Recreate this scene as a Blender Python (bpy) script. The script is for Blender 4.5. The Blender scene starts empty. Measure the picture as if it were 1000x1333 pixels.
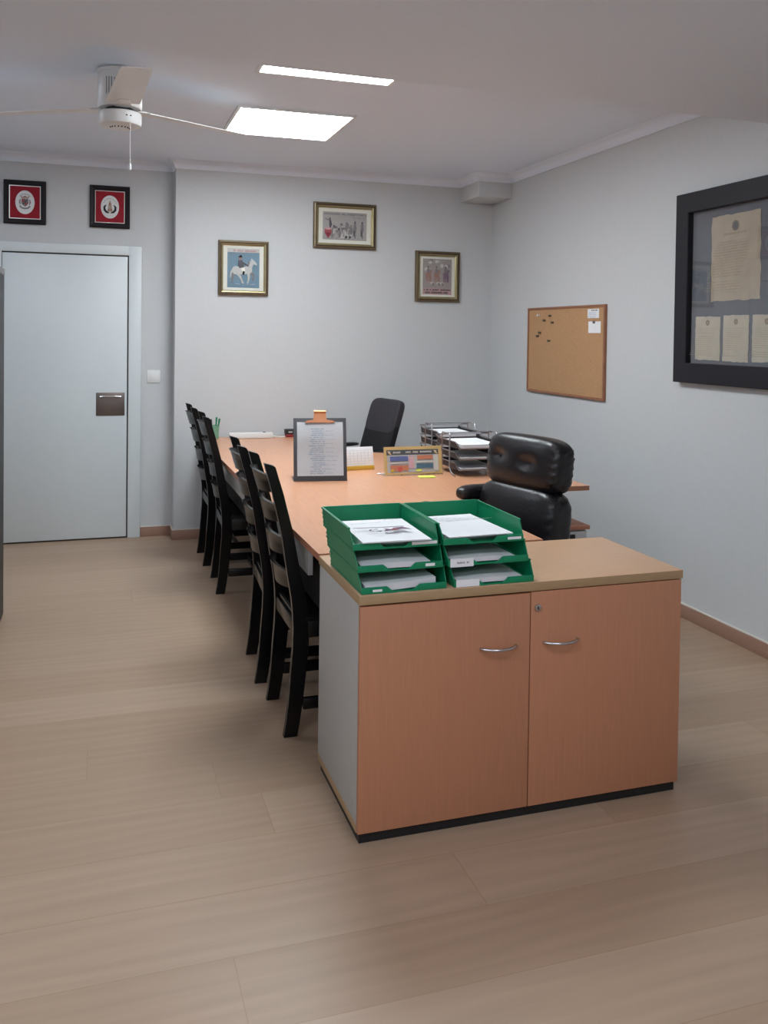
import bpy, bmesh, math, random
from mathutils import Vector, Matrix
PI = math.pi
R = math.radians
random.seed(7)
S = bpy.context.scene
COL = S.collection

# ------------------------------------------------------------------ camera, world, lights, exposure
F_PX, CX, CY, YAW, PITCH, ROLL, CAM_H = 1152.14, 500.0, 462.75, .3145, -.0232, .0132, 1.4874
fwd = Vector((math.sin(YAW), math.cos(YAW), 0)); rgt = Vector((math.cos(YAW), -math.sin(YAW), 0)); upv = Vector((0, 0, 1))
fwd, upv = math.cos(PITCH)*fwd + math.sin(PITCH)*upv, math.cos(PITCH)*upv - math.sin(PITCH)*fwd
rgt, upv = math.cos(ROLL)*rgt + math.sin(ROLL)*upv, math.cos(ROLL)*upv - math.sin(ROLL)*rgt
cd = bpy.data.cameras.new('camera'); cam = bpy.data.objects.new('camera', cd); COL.objects.link(cam)
cam.matrix_world = Matrix(((rgt.x, upv.x, -fwd.x, 0), (rgt.y, upv.y, -fwd.y, 0), (rgt.z, upv.z, -fwd.z, CAM_H), (0, 0, 0, 1)))
cd.sensor_fit = 'VERTICAL'; cd.sensor_height = 36.0; cd.sensor_width = 27.0
cd.lens = F_PX/1333*36
cd.shift_x = (500-CX)/1333; cd.shift_y = (CY-666.5)/1333
cd.clip_start = .05
S.camera = cam
w = bpy.data.worlds.new('world'); S.world = w; w.use_nodes = True
w.node_tree.nodes['Background'].inputs[0].default_value = (.8, .85, .95, 1)
w.node_tree.nodes['Background'].inputs[1].default_value = .02
PANEL = 25.0                                   # emission of the LED ceiling panels
def area(name, loc, size, power, col=(.90, .98, 1.10)):
    l = bpy.data.lights.new(name, 'AREA'); l.shape = 'SQUARE'; l.size = size; l.energy = power; l.color = col
    o = bpy.data.objects.new(name, l); COL.objects.link(o); o.location = loc
    return o
# unseen ceiling fill added for the front half, over and behind the camera
for lx, lp in ((1.03, 12), (-1.0, 23)):
    for ly in (.75, -1.0): area('ceiling_fill', (lx, ly, 2.49), .6, lp)
area('ceiling_fill', (-1.0, 4.9, 2.70), .6, 11)      # unseen fill added for the far left, across the fan from the panels
vs = S.view_settings
vs.view_transform = 'Standard'; vs.look = 'None'; vs.gamma = 1; vs.use_curve_mapping = False
vs.exposure = 0.10
try: S.cycles.max_bounces = 8; S.cycles.transparent_max_bounces = 12
except Exception: pass

# ------------------------------------------------------------------ materials
def srgb(c):
    return tuple(((x/255)/12.92 if x/255 <= .04045 else ((x/255+.055)/1.055)**2.4) for x in c)
MATS = {}
def mat(name, rgb, rough=.5, metal=0, noise=0, nscale=30, stretch=(1, 1, 1), bump=0, spec=.5, coat=0):
    """procedural principled material; rgb in sRGB 0-255; noise = relative value variation"""
    if name in MATS: return MATS[name]
    m = bpy.data.materials.new(name); m.use_nodes = True; nt = m.node_tree; N = nt.nodes; L = nt.links
    b = N['Principled BSDF']; c = srgb(rgb)
    b.inputs['Base Color'].default_value = (*c, 1); b.inputs['Roughness'].default_value = rough
    b.inputs['Metallic'].default_value = metal; b.inputs['Specular IOR Level'].default_value = spec
    if coat: b.inputs['Coat Weight'].default_value = coat
    if noise or bump:
        tc = N.new('ShaderNodeTexCoord'); mp = N.new('ShaderNodeMapping'); mp.inputs['Scale'].default_value = stretch
        nz = N.new('ShaderNodeTexNoise'); nz.inputs['Scale'].default_value = nscale; nz.inputs['Detail'].default_value = 5
        L.new(tc.outputs['Object'], mp.inputs['Vector']); L.new(mp.outputs[0], nz.inputs['Vector'])
        if noise:
            rp = N.new('ShaderNodeMapRange'); rp.inputs['From Min'].default_value = .3; rp.inputs['From Max'].default_value = .7
            rp.inputs['To Min'].default_value = 1-noise; rp.inputs['To Max'].default_value = 1+noise
            mx = N.new('ShaderNodeMix'); mx.data_type = 'RGBA'; mx.blend_type = 'MULTIPLY'; mx.inputs[0].default_value = 1
            mx.inputs[6].default_value = (*c, 1)
            L.new(nz.outputs['Fac'], rp.inputs['Value']); L.new(rp.outputs[0], mx.inputs[7]); L.new(mx.outputs[2], b.inputs['Base Color'])
        if bump:
            bp = N.new('ShaderNodeBump'); bp.inputs['Strength'].default_value = bump; bp.inputs['Distance'].default_value = .004
            L.new(nz.outputs['Fac'], bp.inputs['Height']); L.new(bp.outputs[0], b.inputs['Normal'])
    MATS[name] = m
    return m
def emis(name, rgb, strength):
    m = bpy.data.materials.new(name); m.use_nodes = True; N = m.node_tree.nodes
    N.remove(N['Principled BSDF']); e = N.new('ShaderNodeEmission'); e.inputs[0].default_value = (*srgb(rgb), 1); e.inputs[1].default_value = strength
    m.node_tree.links.new(e.outputs[0], N['Material Output'].inputs[0]); return m
def clear(name, tint=(1, 1, 1), rough=.02, ior=1.45):
    """thin clear pane: transparent with a fresnel gloss"""
    m = bpy.data.materials.new(name); m.use_nodes = True; N = m.node_tree.nodes; L = m.node_tree.links
    N.remove(N['Principled BSDF']); t = N.new('ShaderNodeBsdfTransparent'); t.inputs[0].default_value = (*tint, 1)
    g = N.new('ShaderNodeBsdfGlossy'); g.inputs['Roughness'].default_value = rough
    f = N.new('ShaderNodeFresnel'); ge = N.new('ShaderNodeNewGeometry'); mr = N.new('ShaderNodeMapRange')
    mr.inputs['To Min'].default_value = ior; mr.inputs['To Max'].default_value = 1/ior       # same gloss on both faces of the pane
    L.new(ge.outputs['Backfacing'], mr.inputs[0]); L.new(mr.outputs[0], f.inputs[0]); mx = N.new('ShaderNodeMixShader')
    L.new(f.outputs[0], mx.inputs[0]); L.new(t.outputs[0], mx.inputs[1]); L.new(g.outputs[0], mx.inputs[2]); L.new(mx.outputs[0], N['Material Output'].inputs[0])
    return m
def floor_material():
    m = bpy.data.materials.new('oak_planks'); m.use_nodes = True; N = m.node_tree.nodes; L = m.node_tree.links; b = N['Principled BSDF']
    tc = N.new('ShaderNodeTexCoord'); mp = N.new('ShaderNodeMapping'); mp.inputs['Location'].default_value = (1.72, -.12+.245*40, 0)
    L.new(tc.outputs['Object'], mp.inputs[0])
    def mth(op, a, b=None):
        n = N.new('ShaderNodeMath'); n.operation = op
        for i, q in enumerate((a, b)):
            if q is None: continue
            if isinstance(q, (int, float)): n.inputs[i].default_value = q
            else: L.new(q, n.inputs[i])
        return n.outputs[0]
    sx = N.new('ShaderNodeSeparateXYZ'); L.new(mp.outputs[0], sx.inputs[0])
    row = mth('FLOOR', mth('DIVIDE', sx.outputs[1], .245))
    sh = mth('MULTIPLY', mth('FRACT', mth('MULTIPLY', mth('SINE', mth('MULTIPLY', row, 12.9898)), 437.58)), 1.9)
    cx = N.new('ShaderNodeCombineXYZ'); L.new(mth('ADD', sx.outputs[0], sh), cx.inputs[0]); L.new(sx.outputs[1], cx.inputs[1])
    br = N.new('ShaderNodeTexBrick'); br.offset = 0; br.inputs['Scale'].default_value = 1
    br.inputs['Brick Width'].default_value = 1.9; br.inputs['Row Height'].default_value = .245
    br.inputs['Mortar Size'].default_value = .0012; br.inputs['Mortar Smooth'].default_value = .3; br.inputs['Bias'].default_value = -.1
    br.inputs['Color1'].default_value = (*srgb((172, 147, 125)), 1); br.inputs['Color2'].default_value = (*srgb((161, 134, 111)), 1)
    br.inputs['Mortar'].default_value = (*srgb((150, 124, 98)), 1)
    L.new(cx.outputs[0], br.inputs['Vector'])
    # per-plank shift of the grain so it breaks at the joints
    sep = N.new('ShaderNodeMath'); sep.operation = 'MULTIPLY'; sep.inputs[1].default_value = 90
    L.new(br.outputs['Color'], sep.inputs[0])
    cmb = N.new('ShaderNodeCombineXYZ'); L.new(sep.outputs[0], cmb.inputs[0]); L.new(sep.outputs[0], cmb.inputs[2])
    add = N.new('ShaderNodeVectorMath'); add.operation = 'ADD'; L.new(cx.outputs[0], add.inputs[0]); L.new(cmb.outputs[0], add.inputs[1])
    m2 = N.new('ShaderNodeMapping'); m2.inputs['Scale'].default_value = (1.1, 20, 1); L.new(add.outputs[0], m2.inputs[0])
    nz = N.new('ShaderNodeTexNoise'); nz.inputs['Scale'].default_value = 2.2; nz.inputs['Detail'].default_value = 7; nz.inputs['Roughness'].default_value = .6
    L.new(m2.outputs[0], nz.inputs['Vector'])
    m3 = N.new('ShaderNodeMapping'); m3.inputs['Scale'].default_value = (.5, 3.2, 1); L.new(add.outputs[0], m3.inputs[0])
    wv = N.new('ShaderNodeTexWave'); wv.bands_direction = 'Y'; wv.inputs['Scale'].default_value = 1.6; wv.inputs['Distortion'].default_value = 12; wv.inputs['Detail'].default_value = 2; wv.inputs['Detail Scale'].default_value = .8
    L.new(m3.outputs[0], wv.inputs['Vector'])
    r1 = N.new('ShaderNodeMapRange'); r1.inputs['From Min'].default_value = .3; r1.inputs['From Max'].default_value = .7; r1.inputs['To Min'].default_value = .95; r1.inputs['To Max'].default_value = 1.04
    L.new(nz.outputs['Fac'], r1.inputs[0])
    r2 = N.new('ShaderNodeMapRange'); r2.inputs['To Min'].default_value = .965; r2.inputs['To Max'].default_value = 1.02
    L.new(wv.outputs['Fac'], r2.inputs[0])
    mu = N.new('ShaderNodeMath'); mu.operation = 'MULTIPLY'; L.new(r1.outputs[0], mu.inputs[0]); L.new(r2.outputs[0], mu.inputs[1])
    mx = N.new('ShaderNodeMix'); mx.data_type = 'RGBA'; mx.blend_type = 'MULTIPLY'; mx.inputs[0].default_value = 1
    L.new(br.outputs['Color'], mx.inputs[6]); L.new(mu.outputs[0], mx.inputs[7]); L.new(mx.outputs[2], b.inputs['Base Color'])
    b.inputs['Roughness'].default_value = .42; b.inputs['Specular IOR Level'].default_value = .4
    bp = N.new('ShaderNodeBump'); bp.inputs['Strength'].default_value = .05; bp.inputs['Distance'].default_value = .003
    L.new(nz.outputs['Fac'], bp.inputs['Height']); L.new(bp.outputs[0], b.inputs['Normal'])
    return m

M = dict(
    wall=mat('grey_wall_paint', (203, 204, 205), .75, noise=.015, nscale=60, bump=.04),
    ceil=mat('ceiling_paint', (226, 235, 248), .8, noise=.01, nscale=40),
    cornice=mat('cornice_plaster', (230, 237, 248), .75, noise=.01),
    floor=floor_material(),
    skirt=mat('red_oak_skirting', (158, 122, 105), .45, noise=.1, nscale=12, stretch=(2, 2, 30)),
    skirtcap=mat('skirting_seal', (214, 205, 195), .6, noise=.02),
    door=mat('white_door_lacquer', (216, 222, 224), .4, noise=.01, nscale=15),
    gap=mat('door_gap_shade', (70, 68, 66), .8, noise=.05),
    bronze=mat('brushed_bronze_plate', (128, 116, 110), .38, .75, noise=.05, nscale=20, stretch=(40, 1, 1)),
    steel=mat('satin_steel', (200, 200, 202), .25, 1, noise=.03),
    plastic_w=mat('white_plastic', (228, 228, 226), .4, noise=.01),
    beech=mat('beech_laminate', (207, 148, 112), .42, noise=.05, nscale=9, stretch=(1.2, 1.2, 14)),
    beech_v=mat('beech_laminate_door', (186, 128, 96), .42, noise=.045, nscale=9, stretch=(16, 16, 1)),
    beech_top=mat('beech_laminate_top', (206, 166, 132), .4, noise=.05, nscale=10, stretch=(1.2, 22, 1)),
    beech_desk=mat('beech_laminate_desk', (212, 154, 118), .27, noise=.05, nscale=10, stretch=(16, 1, 1)),
    edge=mat('beech_edge_band', (170, 140, 104), .5, noise=.08, nscale=8, stretch=(3, 40, 40)),
    edge_dk=mat('desk_edge_band', (176, 118, 90), .5, noise=.06, nscale=8),
    greyp=mat('pale_grey_melamine', (176, 174, 170), .55, noise=.02, nscale=25),
    greyl=mat('light_grey_metal', (196, 196, 196), .45, noise=.02),
    black=mat('black_lacquered_wood', (9, 8, 10), .26, noise=.15, nscale=14, stretch=(3, 3, 20), spec=.42),
    blackm=mat('black_metal', (16, 16, 17), .45, noise=.1),
    blackp=mat('black_plastic', (20, 20, 22), .5, noise=.1),
    leather=mat('black_leather', (22, 19, 22), .33, noise=.15, nscale=60, bump=.25),
    mesh=mat('dark_mesh_fabric', (48, 45, 50), .75, noise=.25, nscale=220, bump=.3),
    fabric=mat('black_upholstery', (16, 15, 18), .8, noise=.2, nscale=150, bump=.3),
    green=mat('green_plastic', (6, 130, 88), .38, noise=.04, nscale=20),
    paper=mat('white_paper', (238, 238, 240), .7, noise=.01, nscale=30),
    page=mat('glossy_page', (246, 247, 250), .28, noise=.01),
    paper_e=mat('paper_edges', (215, 215, 218), .8, noise=.06, nscale=8, stretch=(1, 1, 300)),
    ink=mat('grey_ink', (150, 152, 160), .7, noise=.05),
    ink_d=mat('dark_ink', (70, 70, 78), .7, noise=.05),
    ink_b=mat('bluish_ink', (150, 168, 190), .7, noise=.08),
    purple=mat('purple_print', (92, 56, 92), .7, noise=.15),
    copper=mat('copper_clip', (190, 128, 92), .28, 1, noise=.05),
    clipbd=mat('charcoal_board', (66, 66, 70), .55, noise=.05, nscale=50),
    yellow=mat('yellow_pad', (212, 172, 62), .6, noise=.03),
    neon=mat('lime_note', (216, 226, 96), .6, noise=.03),
    tan=mat('tan_card', (222, 186, 122), .6, noise=.06, nscale=12, stretch=(1, 1, 12)),
    sign_g=mat('sign_grey', (196, 192, 194), .6, noise=.05),
    sign_d=mat('sign_header_dark', (82, 82, 86), .6, noise=.05),
    sign_b=mat('sign_blue', (88, 100, 150), .6, noise=.08),
    sign_t=mat('sign_teal', (76, 108, 130), .6, noise=.08),
    sign_o=mat('sign_orange', (190, 120, 92), .6, noise=.08),
    sign_r=mat('sign_red', (190, 84, 74), .6, noise=.08),
    sign_p=mat('sign_pink', (206, 160, 170), .6, noise=.08),
    wire=mat('dark_chrome_wire', (172, 170, 174), .3, 1, noise=.05),
    meshtray=mat('dark_mesh_metal', (66, 62, 66), .45, .5, noise=.2, nscale=300),
    cork=mat('cork', (184, 142, 102), .85, noise=.1, nscale=130, bump=.2),
    corkfr=mat('cork_frame_wood', (150, 100, 72), .5, noise=.1, nscale=20),
    pin=mat('dark_pin', (92, 78, 62), .4, noise=.05),
    frame_b=mat('black_wood_frame', (25, 23, 31), .55, spec=.35, noise=.1, nscale=20),
    frame_bw=mat('black_red_frame', (22, 15, 20), .5, spec=.3, noise=.1),
    velvet=mat('crimson_velvet', (150, 20, 38), .85, noise=.12, nscale=60),
    silver=mat('silver_fillet', (205, 200, 195), .3, .9, noise=.03),
    plaque=mat('white_porcelain', (226, 226, 226), .3, noise=.02),
    gold=mat('gold_fillet', (166, 152, 112), .36, .65, noise=.08),
    bronzefr=mat('bronze_frame', (112, 96, 72), .4, .5, noise=.12, nscale=15),
    bronzefr_d=mat('bronze_frame_dark', (72, 58, 48), .45, .3, noise=.12),
    matb=mat('cream_mat_board', (232, 230, 218), .8, noise=.01),
    print_bl=mat('print_blue', (112, 142, 160), .6, noise=.06, nscale=40),
    print_gr=mat('print_grey', (172, 168, 164), .6, noise=.12, nscale=90),
    print_tp=mat('print_taupe', (160, 150, 146), .6, noise=.12, nscale=60),
    p_dk=mat('print_dark', (84, 82, 88), .6, noise=.1),
    p_md=mat('print_mid', (128, 124, 126), .6, noise=.1),
    p_lt=mat('print_light', (200, 196, 190), .6, noise=.08),
    p_rd=mat('print_red', (160, 74, 76), .6, noise=.1),
    p_pk=mat('print_pink', (190, 150, 150), .6, noise=.1),
    p_br=mat('print_brown', (158, 118, 106), .6, noise=.1),
    p_pu=mat('print_mauve', (122, 98, 116), .6, noise=.1),
    horse=mat('print_horse_grey', (188, 188, 184), .6, noise=.12, nscale=120),
    backing=mat('slate_backing', (92, 94, 102), .7, noise=.03),
    oldp=mat('aged_paper', (172, 158, 140), .8, noise=.07, nscale=14),
    oldp2=mat('aged_paper_pale', (182, 173, 156), .8, noise=.07, nscale=14),
    oldink=mat('faded_ink', (150, 134, 108), .8, noise=.1),
    seal=mat('faded_seal', (118, 108, 94), .8, noise=.1),
    fan=mat('white_fan_enamel', (226, 224, 222), .35, noise=.01),
    red=mat('dark_red_plastic', (140, 34, 40), .4, noise=.05),
    cupg=mat('translucent_green_cup', (120, 168, 140), .3, noise=.05),
    greycap=mat('grey_metal_cap', (120, 118, 120), .5, noise=.05),
    lamp=emis('led_diffuser', (240, 250, 255), PANEL),
    glass=clear('picture_glass'),
    acrylic=clear('clear_acrylic', (.98, .985, .98)),
)

# ------------------------------------------------------------------ mesh helpers
def B(): return bmesh.new()
def box(bm, x0, x1, y0, y1, z0, z1, bev=0, mi=0, seg=2, rot=None):
    r = bmesh.ops.create_cube(bm, size=1); vs_ = r['verts']
    T = Matrix.Translation(((x0+x1)/2, (y0+y1)/2, (z0+z1)/2)) @ (rot.to_4x4() if rot else Matrix.Identity(4)) @ Matrix.Diagonal((x1-x0, y1-y0, z1-z0, 1))
    bmesh.ops.transform(bm, matrix=T, verts=vs_)
    fs = {f for v in vs_ for f in v.link_faces}
    for f in fs: f.material_index = mi
    if bev:
        es = {e for v in vs_ for e in v.link_edges}
        rr = bmesh.ops.bevel(bm, geom=list(es), offset=bev, segments=seg, profile=.5, affect='EDGES')
        for f in rr['faces']: f.material_index = mi
def prism(bm, pts, axis, a, b, mi=0):
    """extrude a 2-D polygon along axis between a and b. axis x: pts=(y,z); y: pts=(x,z); z: pts=(x,y)"""
    def P(p, t): return {'x': (t, p[0], p[1]), 'y': (p[0], t, p[1]), 'z': (p[0], p[1], t)}[axis]
    v0 = [bm.verts.new(P(p, a)) for p in pts]; v1 = [bm.verts.new(P(p, b)) for p in pts]
    n = len(pts); fs = [bm.faces.new(v0), bm.faces.new(v1[::-1])]
    for i in range(n): fs.append(bm.faces.new((v0[i], v1[i], v1[(i+1) % n], v0[(i+1) % n])))
    for f in fs: f.material_index = mi
    bmesh.ops.recalc_face_normals(bm, faces=fs)
def tube(bm, pts, r, n=8, mi=0, closed=False):
    pts = [Vector(p) for p in pts]; rings = []
    rad = r if isinstance(r, (list, tuple)) else [r]*len(pts)
    prev = None
    for i, p in enumerate(pts):
        if closed: d = (pts[(i+1) % len(pts)]-pts[i-1])
        else: d = (pts[min(i+1, len(pts)-1)]-pts[max(i-1, 0)])
        d.normalize()
        if prev is None:
            u = d.orthogonal().normalized()
        else:
            u = (prev - d*prev.dot(d)).normalized()
        prev = u; v = d.cross(u)
        rings.append([bm.verts.new(p+(u*math.cos(2*PI*k/n)+v*math.sin(2*PI*k/n))*rad[i]) for k in range(n)])
    fs = []
    m = len(pts)
    for i in range(m if closed else m-1):
        A, Bq = rings[i], rings[(i+1) % m]
        for k in range(n): fs.append(bm.faces.new((A[k], A[(k+1) % n], Bq[(k+1) % n], Bq[k])))
    if not closed: fs += [bm.faces.new(rings[0][::-1]), bm.faces.new(rings[-1])]
    for f in fs: f.material_index = mi
    bmesh.ops.recalc_face_normals(bm, faces=fs)
def lathe(bm, prof, c=(0, 0, 0), n=40, mi=0):
    """prof = list of (r, z)"""
    rings = []
    for r, z in prof:
        if r < 1e-6: rings.append([bm.verts.new((c[0], c[1], c[2]+z))])
        else: rings.append([bm.verts.new((c[0]+r*math.cos(2*PI*k/n), c[1]+r*math.sin(2*PI*k/n), c[2]+z)) for k in range(n)])
    fs = []
    for A, Bq in zip(rings, rings[1:]):
        for k in range(n):
            k2 = (k+1) % n
            q = [A[k % len(A)], A[k2 % len(A)], Bq[k2 % len(Bq)], Bq[k % len(Bq)]]
            u = []
            for v in q:
                if v not in u: u.append(v)
            if len(u) > 2: fs.append(bm.faces.new(u))
    for ring in (rings[0], rings[-1]):
        if len(ring) > 1: fs.append(bm.faces.new(ring))
    for f in fs: f.material_index = mi
    bmesh.ops.recalc_face_normals(bm, faces=fs)
def cushion(bm, c, h, e=5, cuts=13, fn=None, rot=None):
    """soft rounded block: centre c, half sizes h, superellipsoid exponent e, fn(p unit)->offset vector"""
    r = bmesh.ops.create_cube(bm, size=2)
    es = {e_ for v in r['verts'] for e_ in v.link_edges}
    bmesh.ops.subdivide_edges(bm, edges=list(es), cuts=cuts, use_grid_fill=True)
    vs_ = [v for v in bm.verts if not v.tag]
    for v in vs_:
        p = v.co.copy(); s = (abs(p.x)**e+abs(p.y)**e+abs(p.z)**e)**(-1/e); q = p*s
        o = Vector((q.x*h[0], q.y*h[1], q.z*h[2]))
        if fn: o += fn(q)
        if rot: o = rot @ o
        v.co = o+Vector(c); v.tag = True
def frame_ring(bm, w_, h_, prof, mats=None):
    """picture frame lying against the plane y=0, front towards -y. prof = [(inset, depth)] from the outer back edge inwards"""
    loops = []
    for ins, dep in prof:
        a, b_ = w_/2-ins, h_/2-ins
        loops.append([bm.verts.new((x, -dep, z)) for x, z in ((-a, -b_), (a, -b_), (a, b_), (-a, b_))])
    for i, (A, Bq) in enumerate(zip(loops, loops[1:])):
        for k in range(4):
            f = bm.faces.new((A[k], A[(k+1) % 4], Bq[(k+1) % 4], Bq[k])); f.material_index = mats[i] if mats else 0
    bmesh.ops.recalc_face_normals(bm, faces=bm.faces[:])
class Art:
    """flat printed sheet in the local xz plane facing -y: layered ink shapes in one mesh"""
    def __init__(s): s.bm = B(); s.m = []; s.k = 0
    def mi(s, m):
        if m not in s.m: s.m.append(m)
        return s.m.index(m)
    def poly(s, pts, m):
        s.k += 1; y = -.00012*s.k
        vv = [s.bm.verts.new((x, y, z)) for x, z in pts]
        f = s.bm.faces.new(vv); f.material_index = s.mi(m); f.normal_update()
        if f.normal.y > 0: f.normal_flip()
    def rect(s, x0, x1, z0, z1, m): s.poly([(x0, z0), (x1, z0), (x1, z1), (x0, z1)], m)
    def blob(s, x, z, rx, rz, m, a=0, n=20):
        ca, sa = math.cos(R(a)), math.sin(R(a))
        s.poly([(x+rx*math.cos(t)*ca-rz*math.sin(t)*sa, z+rx*math.cos(t)*sa+rz*math.sin(t)*ca) for t in [2*PI*i/n for i in range(n)]], m)
    def limb(s, p, ws, m):
        L_, R_ = [], []
        for i, (x, z) in enumerate(p):
            a = Vector(p[min(i+1, len(p)-1)])-Vector(p[max(i-1, 0)]); a.normalize(); nx, nz = -a.y, a.x
            L_.append((x+nx*ws[i], z+nz*ws[i])); R_.append((x-nx*ws[i], z-nz*ws[i]))
        for i in range(len(p)-1):
            s.poly([L_[i], L_[i+1], R_[i+1], R_[i]], m)
    def words(s, x0, x1, z, h, m, rnd, gap=.35):
        """a line of unreadable small lettering"""
        x = x0
        while x < x1:
            l = h*rnd.uniform(.45, .8)
            if rnd.random() > .16: s.rect(x, min(x+l, x1), z-h*rnd.uniform(.35, .5), z+h*rnd.uniform(.35, .5), m)
            x += l+h*gap
def link(name, bm, m, parent=None, loc=(0, 0, 0), rot=(0, 0, 0), smooth=40):
    me = bpy.data.meshes.new(name); bm.to_mesh(me); bm.free()
    for x in (m if isinstance(m, (list, tuple)) else [m]): me.materials.append(x)
    if smooth:
        me.shade_smooth(); me.set_sharp_from_angle(angle=R(smooth))
    o = bpy.data.objects.new(name, me); COL.objects.link(o)
    if parent: o.parent = parent
    o.location = loc; o.rotation_euler = rot
    return o
def tag(o, label, cat, group=None, kind=None):
    o['label'] = label; o['category'] = cat
    if group: o['group'] = group
    if kind: o['kind'] = kind
    return o
def thing(name, label, cat, loc=(0, 0, 0), rz=0, group=None, rot=None):
    o = bpy.data.objects.new(name, None); COL.objects.link(o); o.empty_display_size = .1
    o.location = loc; o.rotation_euler = rot or (0, 0, rz)
    return tag(o, label, cat, group)
def struct(name, bm, m, label=None, parent=None, **k):
    o = link(name, bm, m, parent, **k)
    if not parent: o['kind'] = 'structure'
    if label: o['label'] = label; 
    return o
def dup(root, loc, rz, label, group=None):
    r = root.copy(); COL.objects.link(r); r.location = loc; r.rotation_euler = (0, 0, rz); r['label'] = label
    if group: r['group'] = group
    for ch in list(root.children):
        c = ch.copy(); COL.objects.link(c); c.parent = r
        for g in list(ch.children):
            d = g.copy(); COL.objects.link(d); d.parent = c
    return r

# ------------------------------------------------------------------ room shell
XL, XR, XS, YB, YD, YN = -1.7, 2.994, .532, 6.461, 6.624, -2.6
ZC, ZS, YS = 2.71, 2.50, 3.365
bm = B(); box(bm, XL-.2, XR+.2, YN-.2, YD+.2, -.1, 0); struct('floor', bm, M['floor'], smooth=0)
bm = B(); box(bm, XL-.2, XR+.2, 3.0, YD+.2, ZC, ZC+.1); struct('ceiling', bm, M['ceil'], smooth=0)
bm = B(); prism(bm, [(XL-.2, YN-.2), (XR+.2, YN-.2), (XR+.2, YS+.046), (XL-.2, YS-.072)], 'z', ZS, ZC+.1)
struct('ceiling_soffit', bm, M['ceil'], smooth=0)
bm = B(); box(bm, XS, XR, YB, YD+.2, 0, ZC); struct('wall_back', bm, M['wall'], smooth=0)
bm = B(); box(bm, XL, XS, YD, YD+.2, 0, ZC); struct('wall_door', bm, M['wall'], smooth=0)
bm = B(); box(bm, XR, XR+.2, YN-.2, YD+.2, 0, ZC); struct('wall_right', bm, M['wall'], smooth=0)
bm = B(); box(bm, XL-.2, XL, YN-.2, YD+.2, 0, ZC); struct('wall_left', bm, M['wall'], smooth=0)
bm = B(); box(bm, XL, XR, YN-.2, YN, 0, ZS); struct('wall_near', bm, M['wall'], smooth=0)
DX, DY, DZ = 2.72, 6.12, 2.535
bm = B(); box(bm, DX, XR, DY, YB, DZ, ZC, .004); struct('ceiling_corner_duct', bm, M['wall'])

def cornice(name, pts, closed=False):
    """cove profile swept along wall-foot points (room on the left of travel)"""
    prof = [(0, -.060), (.006, -.060), (.009, -.050), (.016, -.034), (.028, -.020), (.044, -.011), (.054, -.008), (.058, 0), (0, 0)]
    bm = B(); rings = []
    P = [Vector((*p, 0)) for p in pts]
    for i, p in enumerate(P):
        d0 = (P[i]-P[i-1]).normalized() if i else None
        d1 = (P[i+1]-P[i]).normalized() if i < len(P)-1 else None
        n0 = Vector((-d0.y, d0.x, 0)) if d0 else None; n1 = Vector((-d1.y, d1.x, 0)) if d1 else None
        if n0 is None: nn = n1
        elif n1 is None: nn = n0
        else: nn = (n0+n1)/(1+n0.dot(n1))
        rings.append([bm.verts.new((p.x+nn.x*a, p.y+nn.y*a, ZC+z)) for a, z in prof])
    for A, Bq in zip(rings, rings[1:]):
        for k in range(len(prof)): bm.faces.new((A[k], A[(k+1) % len(prof)], Bq[(k+1) % len(prof)], Bq[k]))
    bm.faces.new(rings[0]); bm.faces.new(rings[-1])
    bmesh.ops.recalc_face_normals(bm, faces=bm.faces[:])
    struct(name, bm, M['cornice'], smooth=50)
cornice('trim_1', [(XR, YS-.1), (XR, DY), (DX, DY), (DX, YB), (XS, YB), (XS, YD), (XL, YD), (XL, YS-.1)])
def skirting(name, x0, x1, y0, y1):
    bm = B(); box(bm, x0, x1, y0, y1, 0, .070, .002); box(bm, x0, x1, y0, y1, .0705, .0765, .0015, mi=1)
    o = struct(name, bm, [M['skirt'], M['skirtcap']])
skirting('baseboard_right', XR-.013, XR, YN, YB)
skirting('baseboard_back', XS-.013, XR-.013, YB-.013, YB)
skirting('baseboard_return', XS-.013, XS, YB, YD-.013)
skirting('baseboard_door', .309, XS, YD-.013, YD)
skirting('baseboard_left', XL, XL+.013, YN, YD)

# door with its casing
bm = B()
d0, d1, dh = -.6186, .2157, 2.0274
box(bm, d1+.004, .307, YD-.022, YD, 0, 2.097, .003); box(bm, d0-.095, d0-.004, YD-.022, YD, 0, 2.097, .003)
box(bm, d0-.095, .307, YD-.0215, YD, dh+.004, 2.097, .003)
struct('trim_2', bm, M['door'])
bm = B(); box(bm, d0-.004, d1+.004, YD-.003, YD+.0, 0, dh+.004); struct('door_1_gap', bm, M['gap'], smooth=0)  # dark sheet painted in for the shade in the gap round the leaf
bm = B(); box(bm, d0, d1-.005, YD-.016, YD-.0035, .012, dh-.006, .002)
dr = struct('door_1', bm, M['door'])
bm = B(); box(bm, 0, .195, YD-.019, YD-.0165, .885, 1.05, .002); hp = link('pull_plate', bm, M['bronze'], dr); hp['label'] = 'square dark metal pull plate'
bm = B(); tube(bm, [(.028, YD-.021, 1.018), (.028, YD-.032, 1.022), (.05, YD-.036, 1.024), (.145, YD-.036, 1.024), (.167, YD-.032, 1.022), (.167, YD-.021, 1.018)], .005); link('pull_bar', bm, M['steel'], hp)

# light switch
t = thing('light_switch', 'white plastic rocker light switch beside the white door', 'light switch', (.397, YD, 1.164))
bm = B(); box(bm, -.046, .046, -.009, -.0005, -.046, .046, .004); link('plate', bm, M['plastic_w'], t)
bm = B(); box(bm, -.028, .028, -.013, -.0085, -.030, .030, .003); link('rocker', bm, M['plastic_w'], t)

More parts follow.
